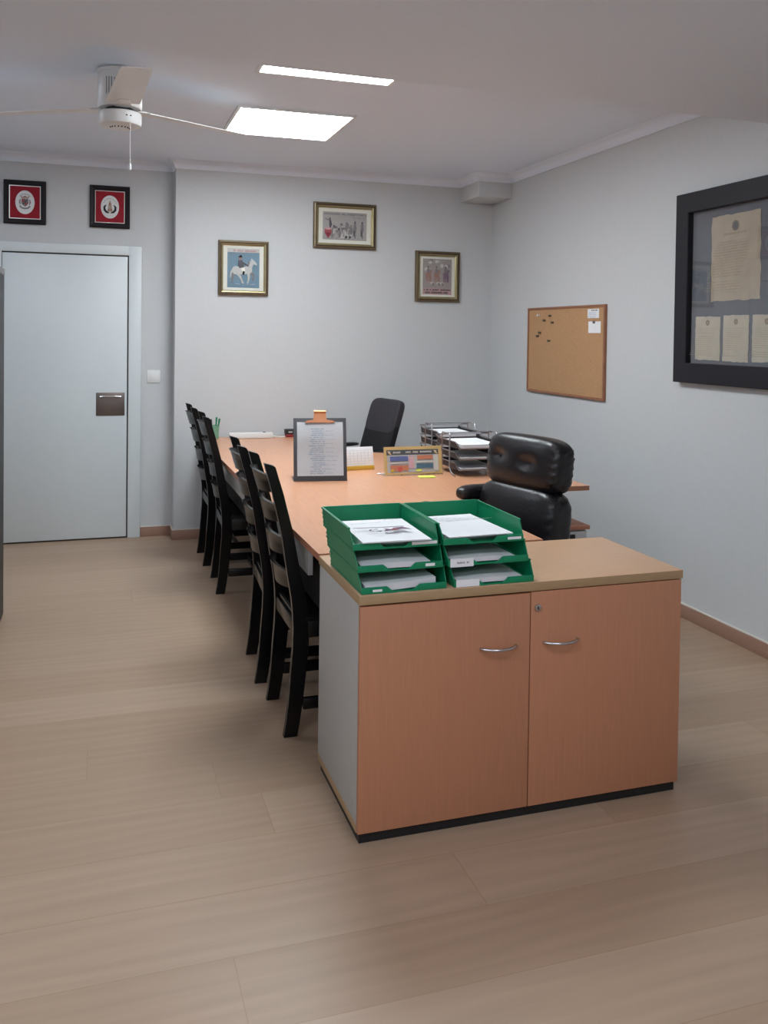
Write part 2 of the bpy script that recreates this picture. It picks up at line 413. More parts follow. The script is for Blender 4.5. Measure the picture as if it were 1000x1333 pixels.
# ------------------------------------------------------------------ ceiling lights and fan
def panel(x, y, label):
    t = thing('ceiling_panel_light', label, 'ceiling light', (x, y, ZC), group='square ceiling lights')
    h = .33; bm = B()
    for a in ((-h, h, -h, -h+.018), (-h, h, h-.018, h), (-h, -h+.018, -h+.018, h-.018), (h-.018, h, -h+.018, h-.018)):
        box(bm, *a, -.013, -.0005, .002)
    link('frame', bm, M['plastic_w'], t)
    bm = B(); box(bm, -h+.018, h-.018, -h+.018, h-.018, -.011, -.004); link('diffuser', bm, M['lamp'], t, smooth=0)
panel(1.045, 5.105, 'square flat white ceiling light seen whole, beyond the fan')
panel(1.025, 3.800, 'square ceiling light mostly hidden behind the lowered ceiling edge, seen as a strip')

fx, fy = .10, 4.37
t = thing('ceiling_fan', 'white three-blade ceiling fan with a hanging pull cord', 'ceiling fan', (fx, fy, ZC))
bm = B(); lathe(bm, [(.098, -.001), (.104, -.004), (.104, -.012), (.1005, -.016), (.1005, -.172), (.096, -.178)], n=48)
can = link('canopy', bm, M['fan'], t)
bm = B()
for k in range(7):
    a = R(-128+k*7.5)
    tube(bm, [(.1005*math.cos(a), .1005*math.sin(a), -.05-.002*k), (.1005*math.cos(a), .1005*math.sin(a), -.13)], .0022, 6)
link('vent_slots', bm, M['greycap'], can)
bm = B(); box(bm, .012, .02, -.1028, -.0990, -.032, -.024, .001, rot=None); link('screw', bm, M['blackm'], can)
bm = B(); lathe(bm, [(.062, -.176), (.062, -.198)], n=32); link('motor_neck', bm, M['blackp'], t)
bm = B(); lathe(bm, [(.090, -.196), (.097, -.200), (.099, -.208), (.099, -.244), (.095, -.255), (.080, -.262), (.04, -.266), (0, -.267)], n=48)
hs = link('motor_housing', bm, M['fan'], t)
bm = B()
for k in range(9):
    a = 2*PI*k/18+R(200); box(bm, .045*math.cos(a)-.003, .045*math.cos(a)+.003, .045*math.sin(a)-.003, .045*math.sin(a)+.003, -.2705, -.2645, .001)
link('vent_holes', bm, M['blackm'], hs)
bm = B()
for x in (.028, .046):
    lathe(bm, [(0, 0), (.004, 0), (.004, .004), (0, .004)], (x, -math.sqrt(.099**2-x*x)-.002, -.226), n=12)
link('switch_dots', bm, M['blackm'], hs)
bm = B()
pts = [(.044, -.089, -.250-.0035*i) for i in range(56)]
tube(bm, [pts[0], pts[-1]], .0016, 6)
for p in pts[::2]: lathe(bm, [(0, .0022), (.0022, 0), (0, -.0022)], p, n=6)
pc = link('pull_cord', bm, M['fan'], t)
bm = B(); lathe(bm, [(.0015, 0), (.004, -.004), (.0075, -.026), (.006, -.031), (0, -.032)], pts[-1], n=16); link('cord_weight', bm, M['plastic_w'], pc)
def blade_mesh(pitch):
    bm = B(); n = 14; th = .004
    rows = []
    for i in range(n+1):
        s = i/n; r = .115+s*.585
        hw = .078-.015*s
        if s > .96: hw *= .95
        tw = R(pitch)
        z0 = -.176+.002*s
        row = []
        for side in (-1, 1):
            y = side*hw
            row.append((r, y*math.cos(tw), z0+y*math.sin(tw)))
        rows.append(row)
    top = [[bm.verts.new((x, y, z+th/2)) for x, y, z in r_] for r_ in rows]
    bot = [[bm.verts.new((x, y, z-th/2)) for x, y, z in r_] for r_ in rows]
    for i in range(n):
        bm.faces.new((top[i][0], top[i+1][0], top[i+1][1], top[i][1])); bm.faces.new((bot[i][0], bot[i][1], bot[i+1][1], bot[i+1][0]))
        for s in (0, 1): bm.faces.new((top[i][s], bot[i][s], bot[i+1][s], top[i+1][s]))
    for i in (0, n): bm.faces.new((top[i][0], top[i][1], bot[i][1], bot[i][0]))
    # tapered blade holder reaching from the motor
    prism(bm, [(.06, -.030), (.115, -.040), (.20, -.022), (.20, .022), (.115, .040), (.06, .030)], 'z', -.1815, -.1755)
    bmesh.ops.recalc_face_normals(bm, faces=bm.faces[:])
    return bm
for a, pitch in ((29, 10), (150, -9), (-86, 3)):
    link('blade', blade_mesh(pitch), M['fan'], t, rot=(0, 0, R(a)))

# ------------------------------------------------------------------ storage cabinet
cx0, cx1, cy0, cy1, ch = .729, 1.831, 2.436, 2.926, .731
t = thing('storage_cabinet', 'low beech two-door cabinet with pale grey side, nearest the camera', 'cabinet', (0, 0, 0))
bm = B(); box(bm, cx0-.002, cx1+.002, cy0-.002, cy1, ch-.028, ch, .0025)
for f in bm.faces:
    f.normal_update(); f.material_index = 0 if f.normal.z > .7 else 1
link('top_panel', bm, [M['beech_top'], M['edge']], t)
bm = B(); box(bm, cx0+.002, cx0+.02, cy0+.019, cy1-.002, .052, ch-.0285, .001); link('side_panel', bm, M['greyp'], t)
bm = B(); box(bm, cx1-.02, cx1-.002, cy0+.019, cy1-.002, .052, ch-.0285, .001); link('side_panel', bm, M['greyp'], t)
bm = B(); box(bm, cx0+.002, cx1-.002, cy0+.02, cy1-.002, .026, .0515, .001); link('base_panel', bm, M['edge'], t)
bm = B(); box(bm, cx0+.021, cx1-.021, cy1-.012, cy1-.003, .052, ch-.029); link('back_panel', bm, M['greyp'], t)
bm = B(); box(bm, cx0+.008, cx1-.012, cy0+.008, cy1-.02, .001, .0255); link('plinth_shade', bm, M['blackp'], t)  # support coloured black to hold the shade of the gap under the doors
xm = 1.2795
for a, b_, gap in ((cx0+.002, xm-.0015, .0055), (xm+.0015, cx1-.003, .003)):
    bm = B(); box(bm, a, b_, cy0, cy0+.018, .031, ch-.028-gap, .0015)
    d = link('door', bm, M['beech_v'], t)
    h0, h1 = (1.113, 1.229) if a < 1 else (1.326, 1.443)
    bm = B(); n = 14
    pts = [(h0-.0, cy0-.0005, .541)]+[(h0+(h1-h0)*i/n, cy0-.006-.026*math.sin(PI*i/n)**.8, .541) for i in range(n+1)]+[(h1, cy0-.0005, .541)]
    tube(bm, pts, .0048, 10); link('handle', bm, M['steel'], d)
    if a > 1:
        bm = B(); lathe(bm, [(0, 0), (.0105, 0), (.0115, -.003), (.0105, -.006), (.007, -.007), (0, -.006)], n=24)
        lk = link('lock', bm, M['steel'], d, loc=(1.302, cy0-.0005, .651), rot=(R(-90), 0, 0))
        bm = B(); box(bm, -.0012, .0012, -.005, .005, -.0085, -.0065); link('keyhole', bm, M['blackm'], lk, smooth=0)

# ------------------------------------------------------------------ long desk with wing
HD = .735
t = thing('office_desk', 'long beech office desk with a side wing, grey fronted, against the far wall', 'desk', (0, 0, 0))
bm = B()
poly = [(.728, 2.930), (1.585, 2.930), (1.585, 3.70), (1.655, 3.79), (1.74, 3.940), (2.390, 3.940), (2.390, 5.36), (1.745, 5.36), (1.66, 5.40), (1.60, 5.48), (1.57, 5.60), (1.57, 6.425), (.706, 6.425), (.713, 4.65)]
prism(bm, poly, 'z', HD-.024, HD)
bm.normal_update()
for f in bm.faces: f.material_index = 0 if abs(f.normal.z) > .7 else 1
link('desktop', bm, [M['beech_desk'], M['edge_dk']], t, smooth=0)
bm = B(); box(bm, .755, .773, 3.20, 6.40, .588, HD-.0245, .001); link('modesty_panel', bm, M['greyp'], t)
bm = B(); box(bm, .82, 1.55, 3.085, 3.115, 0, HD-.0245, .002); link('leg_panel', bm, M['fabric'], t)
bm = B(); box(bm, 1.18, 1.20, 3.115, 6.38, .04, HD-.0245, .002); link('inner_panel', bm, M['fabric'], t)  # black panel added to darken the space under the desk
bm = B(); box(bm, .80, .90, 3.13, 6.35, .456, HD-.0245, .004); link('underdesk_dark_box', bm, M['fabric'], t)  # made-up black box supplying the dark area above the chair seats
for x, y in ((1.50, 6.35), (2.34, 5.30), (1.50, 4.65), (2.34, 4.70)):
    bm = B(); box(bm, x-.03, x+.03, y-.03, y+.03, 0, HD-.0245, .004); link('leg', bm, M['greyl'], t)

# drawer pedestal under the wing
t = thing('drawer_pedestal', 'grey drawer pedestal with a beech top, under the desk wing', 'drawer unit', (0, 0, 0))
bm = B(); box(bm, 1.985, 2.402, 3.945, 4.50, .510, .530, .002); link('top_panel', bm, M['edge_dk'], t)
bm = B(); box(bm, 1.99, 2.385, 3.965, 4.49, .03, .5095, .002); link('body', bm, M['greyl'], t)
zz = [.035, .185, .335, .440, .505]
for a, b_ in zip(zz, zz[1:]):
    bm = B(); box(bm, 1.992, 2.383, 3.947, 3.9645, a+.003, b_-.003, .002); d = link('drawer', bm, M['greyl'], t)
    if b_ > .5:
        bm = B(); box(bm, 2.285, 2.315, 3.939, 3.9468, .458, .49, .004); link('lock', bm, M['blackm'], d)
    else:
        bm = B(); tube(bm, [(2.12, 3.946, (a+b_)/2), (2.12, 3.93, (a+b_)/2), (2.25, 3.93, (a+b_)/2), (2.25, 3.946, (a+b_)/2)], .005); link('handle', bm, M['steel'], d)
for x in (2.02, 2.355):
    for y in (4.0, 4.45):
        bm = B(); lathe(bm, [(.02, 0), (.02, .0295)], (x, y, 0), n=16); link('foot', bm, M['blackp'], t)

# ------------------------------------------------------------------ ladder-back chairs
def make_chair(label, loc):
    t = thing('ladder_back_chair', label, 'chair', loc, 0, 'black ladder-back chairs along the desk')
    P = [(0, -.026), (.05, -.018), (.12, -.010), (.224, -.003), (.32, .004), (.40, .006), (.46, .003), (.516, -.003), (.60, -.018), (.70, -.033), (.762, -.043), (.90, -.076), (1.0, -.104), (1.016, -.108)]
    Wd = [.050, .051, .053, .057, .060, .059, .057, .054, .049, .045, .043, .040, .037, .034]
    yc = .1735
    for s in (-1, 1):
        bm = B()
        back = [(x, z) for z, x in P]; front = [(x+w_, z-(.010 if i == len(P)-1 else 0)) for i, ((z, x), w_) in enumerate(zip(P, Wd))]
        prism(bm, back+front[::-1], 'y', s*yc-.0155, s*yc+.0155)
        bmesh.ops.bevel(bm, geom=[e for e in bm.edges if abs(e.verts[0].co.y-e.verts[1].co.y) < .001], offset=.003, segments=2, affect='EDGES')
        link('back_post', bm, M['black'], t)
    for z in (.935, .824, .700, .573):
        # curved slat, bowed backwards between the posts, arched upper edge
        bm = B(); n = 14; grid = []
        def bx(zz):
            for (z0, x0), (z1, x1), w0 in zip(P, P[1:], Wd):
                if z0 <= zz <= z1: return x0+(x1-x0)*(zz-z0)/(z1-z0)+w0*.45
        for i in range(n+1):
            u = -1+2*i/n; y = u*(yc-.012); bow = .038*(1-u*u); hh = .030+.011*(1-u*u)
            row = []
            for dz, off in ((-hh, 0), (.0, 0), (hh*.9, 0), (hh, -.005), (hh, .013-.004), (hh*.9, .013), (0, .013), (-hh, .013)):
                zz = z+dz
                row.append(bm.verts.new((bx(zz)-bow-.004+off, y, zz)))
            grid.append(row)
        for A, Bq in zip(grid, grid[1:]):
            for k in range(8): bm.faces.new((A[k], A[(k+1) % 8], Bq[(k+1) % 8], Bq[k]))
        bm.faces.new(grid[0]); bm.faces.new(grid[-1]); bmesh.ops.recalc_face_normals(bm, faces=bm.faces[:])
        link('back_slat', bm, M['black'], t, smooth=50)
    bm = B(); prism(bm, [(.018, -.157), (.018, .157), (.05, .157), (.05, .19), (.39, .215), (.405, .20), (.405, -.20), (.39, -.215), (.05, -.19), (.05, -.157)], 'z', .427, .449)
    bmesh.ops.bevel(bm, geom=[e for e in bm.edges if abs(e.verts[0].co.z-e.verts[1].co.z) < .001], offset=.005, segments=2, affect='EDGES')
    link('seat', bm, M['black'], t)
    for s in (-1, 1):
        bm = B(); prism(bm, [(.335, .4265), (.378, .4265), (.374, 0), (.340, 0)], 'y', s*.185-.018, s*.185+.018); link('front_leg', bm, M['black'], t)
        bm = B(); box(bm, .056, .3355, s*.180-.009, s*.180+.009, .365, .4265, .002); link('side_rail', bm, M['black'], t)
        bm = B(); box(bm, .045, .338, s*.180-.009, s*.180+.009, .098, .140, .002); link('side_stretcher', bm, M['black'], t)
    bm = B(); box(bm, .342, .362, -.168, .168, .365, .4265, .002); link('front_rail', bm, M['black'], t)
    bm = B(); box(bm, .008, .026, -.159, .159, .375, .4265, .002); link('rear_rail', bm, M['black'], t)
    bm = B(); box(bm, .19, .208, -.172, .172, .104, .134, .002); link('cross_stretcher', bm, M['black'], t)
    return t
c1 = make_chair('black ladder-back wooden chair standing next to the beech cabinet', (.690, 3.358, 0))
dup(c1, (.683, 3.888, 0), R(-3), 'black ladder-back wooden chair, second from the cabinet')
dup(c1, (.686, 5.227, 0), R(-2), 'black ladder-back wooden chair, second from the far wall')
dup(c1, (.678, 5.864, 0), 0, 'black ladder-back wooden chair standing next to the far wall')

# ------------------------------------------------------------------ swivel chairs
def swivel_base(t, zseat, m):
    bm = B(); lathe(bm, [(.03, .10), (.03, .22), (.022, .23), (.022, zseat-.05)], n=24); link('gas_column', bm, M['blackm'], t)
    for k in range(5):
        a = 2*PI*k/5+.3
        bm = B(); tube(bm, [(.02*math.cos(a), .02*math.sin(a), .13), (.16*math.cos(a), .16*math.sin(a), .105), (.28*math.cos(a), .28*math.sin(a), .075)], [.026, .022, .016], 8)
        lg = link('base_leg', bm, m, t)
        bm = B()
        for s in (-1, 1):
            lathe(bm, [(0, -.009), (.022, -.009), (.025, -.005), (.025, .005), (.022, .009), (0, .009)], n=18)
            bmesh.ops.transform(bm, matrix=Matrix.Translation((.29*math.cos(a)-s*.014*math.sin(a), .29*math.sin(a)+s*.014*math.cos(a), .0255)) @ Matrix.Rotation(a, 4, 'Z') @ Matrix.Rotation(R(90), 4, 'X'), verts=bm.verts[-18*4-2:])
        tube(bm, [(.28*math.cos(a), .28*math.sin(a), .07), (.285*math.cos(a), .285*math.sin(a), .03)], .008, 8)
        link('caster', bm, M['blackp'], lg)
def wrinkle(q, amp):
    return amp*(math.sin(q.z*23+q.x*9)*.6+math.sin(q.z*41-q.x*17)*.4)
EX = (1.70, 3.46, 0)
t = thing('executive_chair', 'black leather high-back executive chair with button-tufted headrest', 'office chair', EX, R(194.5))
swivel_base(t, .42, M['blackm'])
bm = B(); cushion(bm, (.10, 0, .43), (.25, .25, .065), 4.5, 14, lambda q: Vector((0, 0, .012*(1-q.x*q.x)*(1-q.y*q.y) if q.z > 0 else 0))); link('seat', bm, M['leather'], t, smooth=0 or 80)
rb = Matrix.Rotation(R(-7), 3, 'Y')
def dents(q):
    o = Vector((0, 0, 0))
    if q.x > .3:
        for cy, cz in ((-.52, .14), (.30, .02)):
            d2 = ((q.y-cy)/.20)**2+((q.z-cz)/.22)**2
            o.x -= .021*math.exp(-d2)
        o.x += .014*(1-q.y**2)*(1-q.z**2)
    if abs(q.y) > .82: o.y += wrinkle(q, .004); o.x += wrinkle(Vector((q.y, q.x, q.z)), .003)
    return o
bm = B(); cushion(bm, (-.115, 0, .935), (.072, .235, .122), 4.2, 22, dents, rb)
hd = link('headrest', bm, M['leather'], t, smooth=80)
bm = B()
for cy, cz in ((-.52*.235, .955), (.30*.235, .940)):
    bm = B(); lathe(bm, [(0, .004), (.007, .002), (.009, -.003), (0, -.004)], n=14)
    bmesh.ops.transform(bm, matrix=Matrix.Translation((-.0535, cy, cz)) @ Matrix.Rotation(R(83), 4, 'Y'), verts=bm.verts[:])
    link('tuft_button', bm, M['leather'], hd)
def low(q):
    o = Vector((0, 0, 0))
    if q.x > .3: o.x += .02*(1-q.y**2)*(1-q.z**2)
    if abs(q.y) > .82: o.y += wrinkle(q, .004)
    return o
bm = B(); cushion(bm, (-.080, 0, .672), (.080, .250, .172), 4.5, 20, low, rb); link('backrest', bm, M['leather'], t, smooth=80)
bm = B(); box(bm, -.155, -.125, -.11, .11, .36, .95, .01, rot=rb.to_3x3()); link('back_plate', bm, M['blackp'], t)
bm = B(); cushion(bm, (-.035, -.268, .771), (.105, .040, .034), 3, 9)
ar = link('armrest', bm, M['leather'], t, smooth=80)
bm = B(); tube(bm, [(-.03, -.265, .73), (.0, -.27, .70), (.04, -.268, .60), (.06, -.22, .42), (.02, -.05, .385)], .014, 10); link('arm_bracket', bm, M['blackm'], ar)

FC = (1.865, 5.90, 0)
t = thing('mesh_chair', 'black mesh-back swivel chair behind the desk near the far corner', 'office chair', FC, R(194))
swivel_base(t, .42, M['blackp'])
bm = B(); cushion(bm, (.12, 0, .44), (.235, .235, .045), 4.5, 12); link('seat', bm, M['fabric'], t, smooth=80)
rf = Matrix.Rotation(R(-17), 3, 'Y')
def curve_back(q): return Vector((.025*q.y*q.y, 0, 0))
def shaped(q): return Vector((.025*q.y*q.y, -.02*q.y*(q.z < -.2)*(abs(q.z)-.2), 0))
bm = B(); cushion(bm, (-.056, 0, .775), (.034, .190, .262), 5, 20, shaped, rf); bk = link('backrest', bm, M['fabric'], t, smooth=80)
bm = B(); cushion(bm, (-.094, 0, .903), (.036, .1905, .134), 5, 18, curve_back, rf); ub = link('mesh_panel', bm, M['mesh'], bk, smooth=80); ub['label'] = 'dark grey mesh upper back'
bm = B(); tube(bm, [(-.13, 0, .80), (-.06, 0, .55), (-.02, 0, .40), (.08, 0, .385)], .02, 10); link('back_bracket', bm, M['blackp'], t)
for s in (-1, 1):
    bm = B(); cushion(bm, (.13, s*.27, .695), (.15, .028, .013), 3.5, 8); ar = link('armrest', bm, M['blackp'], t, smooth=80)
    bm = B(); tube(bm, [(.10, s*.27, .685), (.11, s*.27, .55), (.09, s*.235, .43), (.07, s*.10, .405)], .014, 8); link('arm_bracket', bm, M['blackp'], ar)

# ------------------------------------------------------------------ green letter trays
TW, TD, TH = .266, .352, .063
def tray_mesh():
    bm = B(); th = .003
    box(bm, 0, TW, .006, TD, 0, .004)                                  # floor
    for s in (0, 1):                                                   # side walls leaning outwards, sloped at the front
        x0 = th if s == 0 else TW-th
        o = -1 if s == 0 else 1
        prof = [(.0, .0), (.0, .018), (.030, TH-.006), (TD, TH-.006), (TD, 0)]
        a = [bm.verts.new((x0+o*.006*z/TH - o*th/2, y, z)) for y, z in prof]; b_ = [bm.verts.new((x0+o*.006*z/TH + o*th/2, y, z)) for y, z in prof]
        bm.faces.new(a); bm.faces.new(b_)
        for i in range(5): bm.faces.new((a[i], a[(i+1) % 5], b_[(i+1) % 5], b_[i]))
        xr = x0+o*.006
        box(bm, xr-.004, xr+.003, .030, TD+.004, TH-.006, TH-.002)    # rim
        for i in range(3): box(bm, x0+o*(.001+.002*i)-.002, x0+o*(.001+.002*i)+.002, TD-.016-.004*i, TD+.005, .010+.015*i, .015+.015*i)
    prism(bm, [(TD-.003, 0), (TD+.004, TH-.004), (TD+.009, TH-.004), (TD+.009, TH-.001), (TD+.001, TH-.001), (TD-.006, 0)], 'x', .0, TW)
    for a, c in ((0, .078), (TW-.086, TW)):                             # front lips left and right of the finger cut-out
        box(bm, a, c, -.003, .0005, .0, .020, .001); 
    prism(bm, [(.078, .0), (.078, .0195), (.082, .017), (.094, .007), (.11, .0)], 'y', -.003, .0005)
    prism(bm, [(TW-.086, .0), (TW-.086, .0195), (TW-.09, .017), (TW-.102, .007), (TW-.118, .0)], 'y', -.003, .0005)
    box(bm, 0, TW, 0, .008, 0, .004)
    bmesh.ops.recalc_face_normals(bm, faces=bm.faces[:])
    return bm
tray_me = None
TRAYS = {}
spots = [('left', 0, .736, 2.447), ('left', 1, .725, 2.452), ('left', 2, .713, 2.462), ('right', 0, 1.026, 2.445), ('right', 1, 1.008, 2.450), ('right', 2, .993, 2.455)]
words_ = ['bottom', 'middle', 'top']
tags_ = {('left', 0): (.034, .063, .006, .013, 'paper'), ('left', 1): (.210, .240, .006, .015, 'paper'), ('left', 2): (.182, .262, .007, .016, 'paper'),
         ('right', 0): (.006, .082, .0005, .022, 'paper'), ('right', 1): (.006, .082, -.003, .022, 'paper'), ('right', 2): (.212, .258, .006, .014, 'paper')}
for st, lv, x, y in spots:
    z = ch+.0005+lv*(TH+.0003)
    t = thing('letter_tray', f'green plastic letter tray, {words_[lv]} of the {st}-hand stack on the cabinet', 'letter tray', (x, y, z), 0, 'green letter trays on the cabinet')
    if tray_me is None:
        o = link('tray_body', tray_mesh(), M['green'], t, smooth=25); tray_me = o.data
    else:
        o = bpy.data.objects.new('tray_body', tray_me); COL.objects.link(o); o.parent = t
    a, b_, c, d, m = tags_[(st, lv)]
    A = Art(); A.rect(a, b_, c, d, M['paper'])
    rnd = random.Random(lv*3+len(st))
    if b_-a > .07 and st == 'right' and lv == 1: A.words(a+.022, b_-.016, (c+d)/2, .007, M['ink'], rnd, .2)
    o = link('label_tag', A.bm, A.m, t, loc=(0, -.0034, 0), smooth=0); o['label'] = 'white label tag'
    TRAYS[(st, lv)] = (x, y, z)
def sheet_stack(name, label, cat, origin, w_, d_, h_, rz=0, bend=None, art=None, group=None, lip=0):
    """a pile of sheets: w_ along x, d_ along y, slightly waved upper surface; art(A) draws on the top sheet"""
    nx, ny = 10, 14
    bm = B(); top = []; bot = []
    for j in range(ny+1):
        rt, rb_ = [], []
        for i in range(nx+1):
            u, v = i/nx, j/ny; zt = bend(u, v) if bend else 0
            rt.append(bm.verts.new((u*w_, v*d_, h_+zt))); rb_.append(bm.verts.new((u*w_, v*d_, lip if lip and v*d_ < .025 else (zt*.9 if zt > 0 else zt))))
        top.append(rt); bot.append(rb_)
    for j in range(ny):
        for i in range(nx):
            bm.faces.new((top[j][i], top[j][i+1], top[j+1][i+1], top[j+1][i])); bm.faces.new((bot[j][i], bot[j+1][i], bot[j+1][i+1], bot[j][i+1]))
    def side(ps, qs):
        for k in range(len(ps)-1):
            f = bm.faces.new((ps[k], qs[k], qs[k+1], ps[k+1])); f.material_index = 1
    side(top[0], bot[0]); side(top[-1][::-1], bot[-1][::-1]); side([r[0] for r in top][::-1], [r[0] for r in bot][::-1]); side([r[-1] for r in top], [r[-1] for r in bot])
    bmesh.ops.recalc_face_normals(bm, faces=bm.faces[:])
    o = link(name, bm, [M['paper'], M['paper_e']], loc=origin, rot=(0, 0, rz), smooth=30)
    tag(o, label, cat, group)
    if art:
        A = Art(); art(A)
        for v in A.bm.verts:
            u, vv = v.co.x/w_, v.co.z/d_; lift = -v.co.y
            v.co = Vector((v.co.x, v.co.z, h_+(bend(u, vv) if bend else 0)+.0004+lift))
        A.bm.normal_update()
        for f in A.bm.faces:
            if f.normal.z < 0: f.normal_flip()
        link('print', A.bm, A.m, o, smooth=0)
    return o
rnd = random.Random(3)
def art_purple(A):
    for k in range(2): A.words(.015, .125, .245-.012*k, .0035, M['ink'], rnd)
    A.words(.14, .185, .262, .005, M['ink'], rnd); A.words(.135, .19, .253, .004, M['ink'], rnd)
    A.rect(.008, .170, .148, .154, M['purple']); A.rect(.02, .17, .141, .1445, M['ink_d'])
    A.limb([(.095, .095), (.11, .108), (.125, .106), (.14, .120), (.158, .124), (.17, .112), (.182, .098)], [.004, .012, .010, .014, .013, .007, .001], M['purple'])
    A.limb([(.105, .115), (.10, .122), (.115, .121)], [.003, .006, .001], M['purple']); A.blob(.132, .110, .011, .008, M['p_rd'], 20)
    A.limb([(.062, .12), (.052, .112), (.05, .10), (.06, .092)], [.002, .003, .003, .002], M['ink_d']); A.blob(.072, .118, .009, .003, M['ink_d'], 20)
    A.poly([(.06, .088), (.085, .094), (.078, .078)], M['ink_d'])
    for k in range(3): A.words(.10+.01*k, .17, .062-.016*k, .004, M['ink'], rnd)
    A.words(.03, .06, .05, .003, M['ink'], rnd)
def art_form(A):
    A.words(.03, .10, .262, .005, M['ink'], rnd)
    for k in range(12): A.words(.02, .02+rnd.uniform(.10, .16), .24-.017*k, .004, M['ink'], rnd, .5)
x, y, z = TRAYS[('left', 2)]
sheet_stack('paper_sheet', 'printed white sheets with purple picture in top tray, left stack', 'paper', (x+.026, y-.013, z+.0045), .212, .303, .0205, R(-2),
            lambda u, v: .004*math.sin(u*3)*max(0, (.3-v)), art_purple, 'papers in the green trays', .0175)
x, y, z = TRAYS[('left', 1)]
sheet_stack('paper_sheet', 'thick pile of white sheets in middle tray, left stack', 'paper', (x+.012, y+.004, z+.0045), .215, .300, .016, R(-1), lambda u, v: .003*math.sin(u*3), None, 'papers in the green trays')
x, y, z = TRAYS[('left', 0)]
sheet_stack('paper_sheet', 'tall curled pile of white sheets in bottom tray, left stack', 'paper', (x+.012, y+.003, z+.0045), .222, .300, .020, R(1), lambda u, v: .010*u*u, None, 'papers in the green trays')
x, y, z = TRAYS[('right', 2)]
sheet_stack('paper_sheet', 'faintly printed white form sheets in top tray, right stack', 'paper', (x+.018, y-.006, z+.0045), .215, .300, .0205, R(2.5), None, art_form, 'papers in the green trays', .0175)
x, y, z = TRAYS[('right', 1)]
sheet_stack('paper_sheet', 'white sheets behind blank label in middle tray, right stack', 'paper', (x+.014, y+.004, z+.0045), .212, .298, .013, R(1), lambda u, v: .004*math.sin(u*3.1), None, 'papers in the green trays')
x, y, z = TRAYS[('right', 0)]
sheet_stack('paper_sheet', 'white sheets in bottom tray, right stack', 'paper', (x+.012, y+.004, z+.0045), .218, .300, .014, 0, lambda u, v: .004*math.sin(u*3.1), None, 'papers in the green trays')

# ------------------------------------------------------------------ things on the desk
HT = HD+.0006
# clipboard on its stand
t = thing('clipboard_stand', 'charcoal upright clipboard with copper clip, standing on the desk', 'clipboard', (1.0955, 4.390, HT), R(-8.4))
bm = B(); box(bm, -.137, .137, -.004, .14, 0, .004, .001); link('foot_plate', bm, M['clipbd'], t)
tilt = R(-15)
bm = B(); box(bm, -.137, .137, -.002, .002, 0, .322, .0012); bd = link('board', bm, M['clipbd'], t, loc=(0, 0, .004), rot=(tilt, 0, 0))
bm = B(); n = 12; g0 = []
for j in range(n+1):
    v = j/n; zz = .022+v*.278; yy = -.0045-.009*math.sin(PI*min(1, max(0, (v-.45)/.55)))**1.2
    g0.append([bm.verts.new((xx, yy, zz)) for xx in (-.119, -.06, 0, .06, .119)])
for A_, B_ in zip(g0, g0[1:]):
    for k in range(4): bm.faces.new((A_[k], A_[k+1], B_[k+1], B_[k]))
bmesh.ops.solidify(bm, geom=bm.faces[:], thickness=.0006)
bmesh.ops.recalc_face_normals(bm, faces=bm.faces[:])
sh = link('paper_sheet', bm, M['page'], bd, smooth=60); sh['label'] = 'white printed page'
A = Art(); rnd = random.Random(11)
for k in range(22):
    zz = .035+k*.0105
    A.words(-.035+rnd.uniform(-.03, .0), .005+rnd.uniform(0, .02), zz, .005, M['ink_b'], rnd, .3)
    if k % 2 == 0: A.words(.01, .06+rnd.uniform(0, .03), zz, .0035, M['ink_b'], rnd, .7)
for v in A.bm.verts:
    q = (v.co.z-.022)/.278; v.co.y += -.0062-.009*math.sin(PI*min(1, max(0, (q-.45)/.55)))**1.2
pr_ = link('page_print', A.bm, A.m, bd, smooth=0)
bm = B()
prism(bm, [(-.078, .296), (.078, .296), (.070, .306), (.034, .311), (.030, .352), (-.030, .352), (-.034, .311), (-.070, .306)], 'y', -.016, -.0035)
bmesh.ops.bevel(bm, geom=bm.edges[:], offset=.002, segments=2, affect='EDGES')
tube(bm, [(-.031, -.012, .352), (.031, -.012, .352)], .010, 12)
cl = link('spring_clip', bm, M['copper'], bd); cl['label'] = 'copper coloured spring clip'

# tent calendar and yellow pad
t = thing('desk_calendar', 'white gridded calendar card on yellow base beside the clipboard', 'calendar', (1.396, 4.735, HT), R(6))
bm = B(); box(bm, -.085, .085, -.035, .05, 0, .022, .001); bs = link('base', bm, M['yellow'], t); bs['label'] = 'yellow base strip'
bm = B(); box(bm, -.085, .085, -.001, .001, 0, .105, .0005); cdv = link('card', bm, M['paper'], t, loc=(0, -.028, .0225), rot=(R(-14), 0, 0))
A = Art()
for i in range(8): A.rect(-.076+i*.0217, -.0752+i*.0217, .010, .085, M['ink'])
for i in range(6): A.rect(-.076, .0767, .010+i*.015, .0106+i*.015, M['ink'])
link('grid_print', A.bm, A.m, cdv, loc=(0, -.0012, 0), smooth=0)

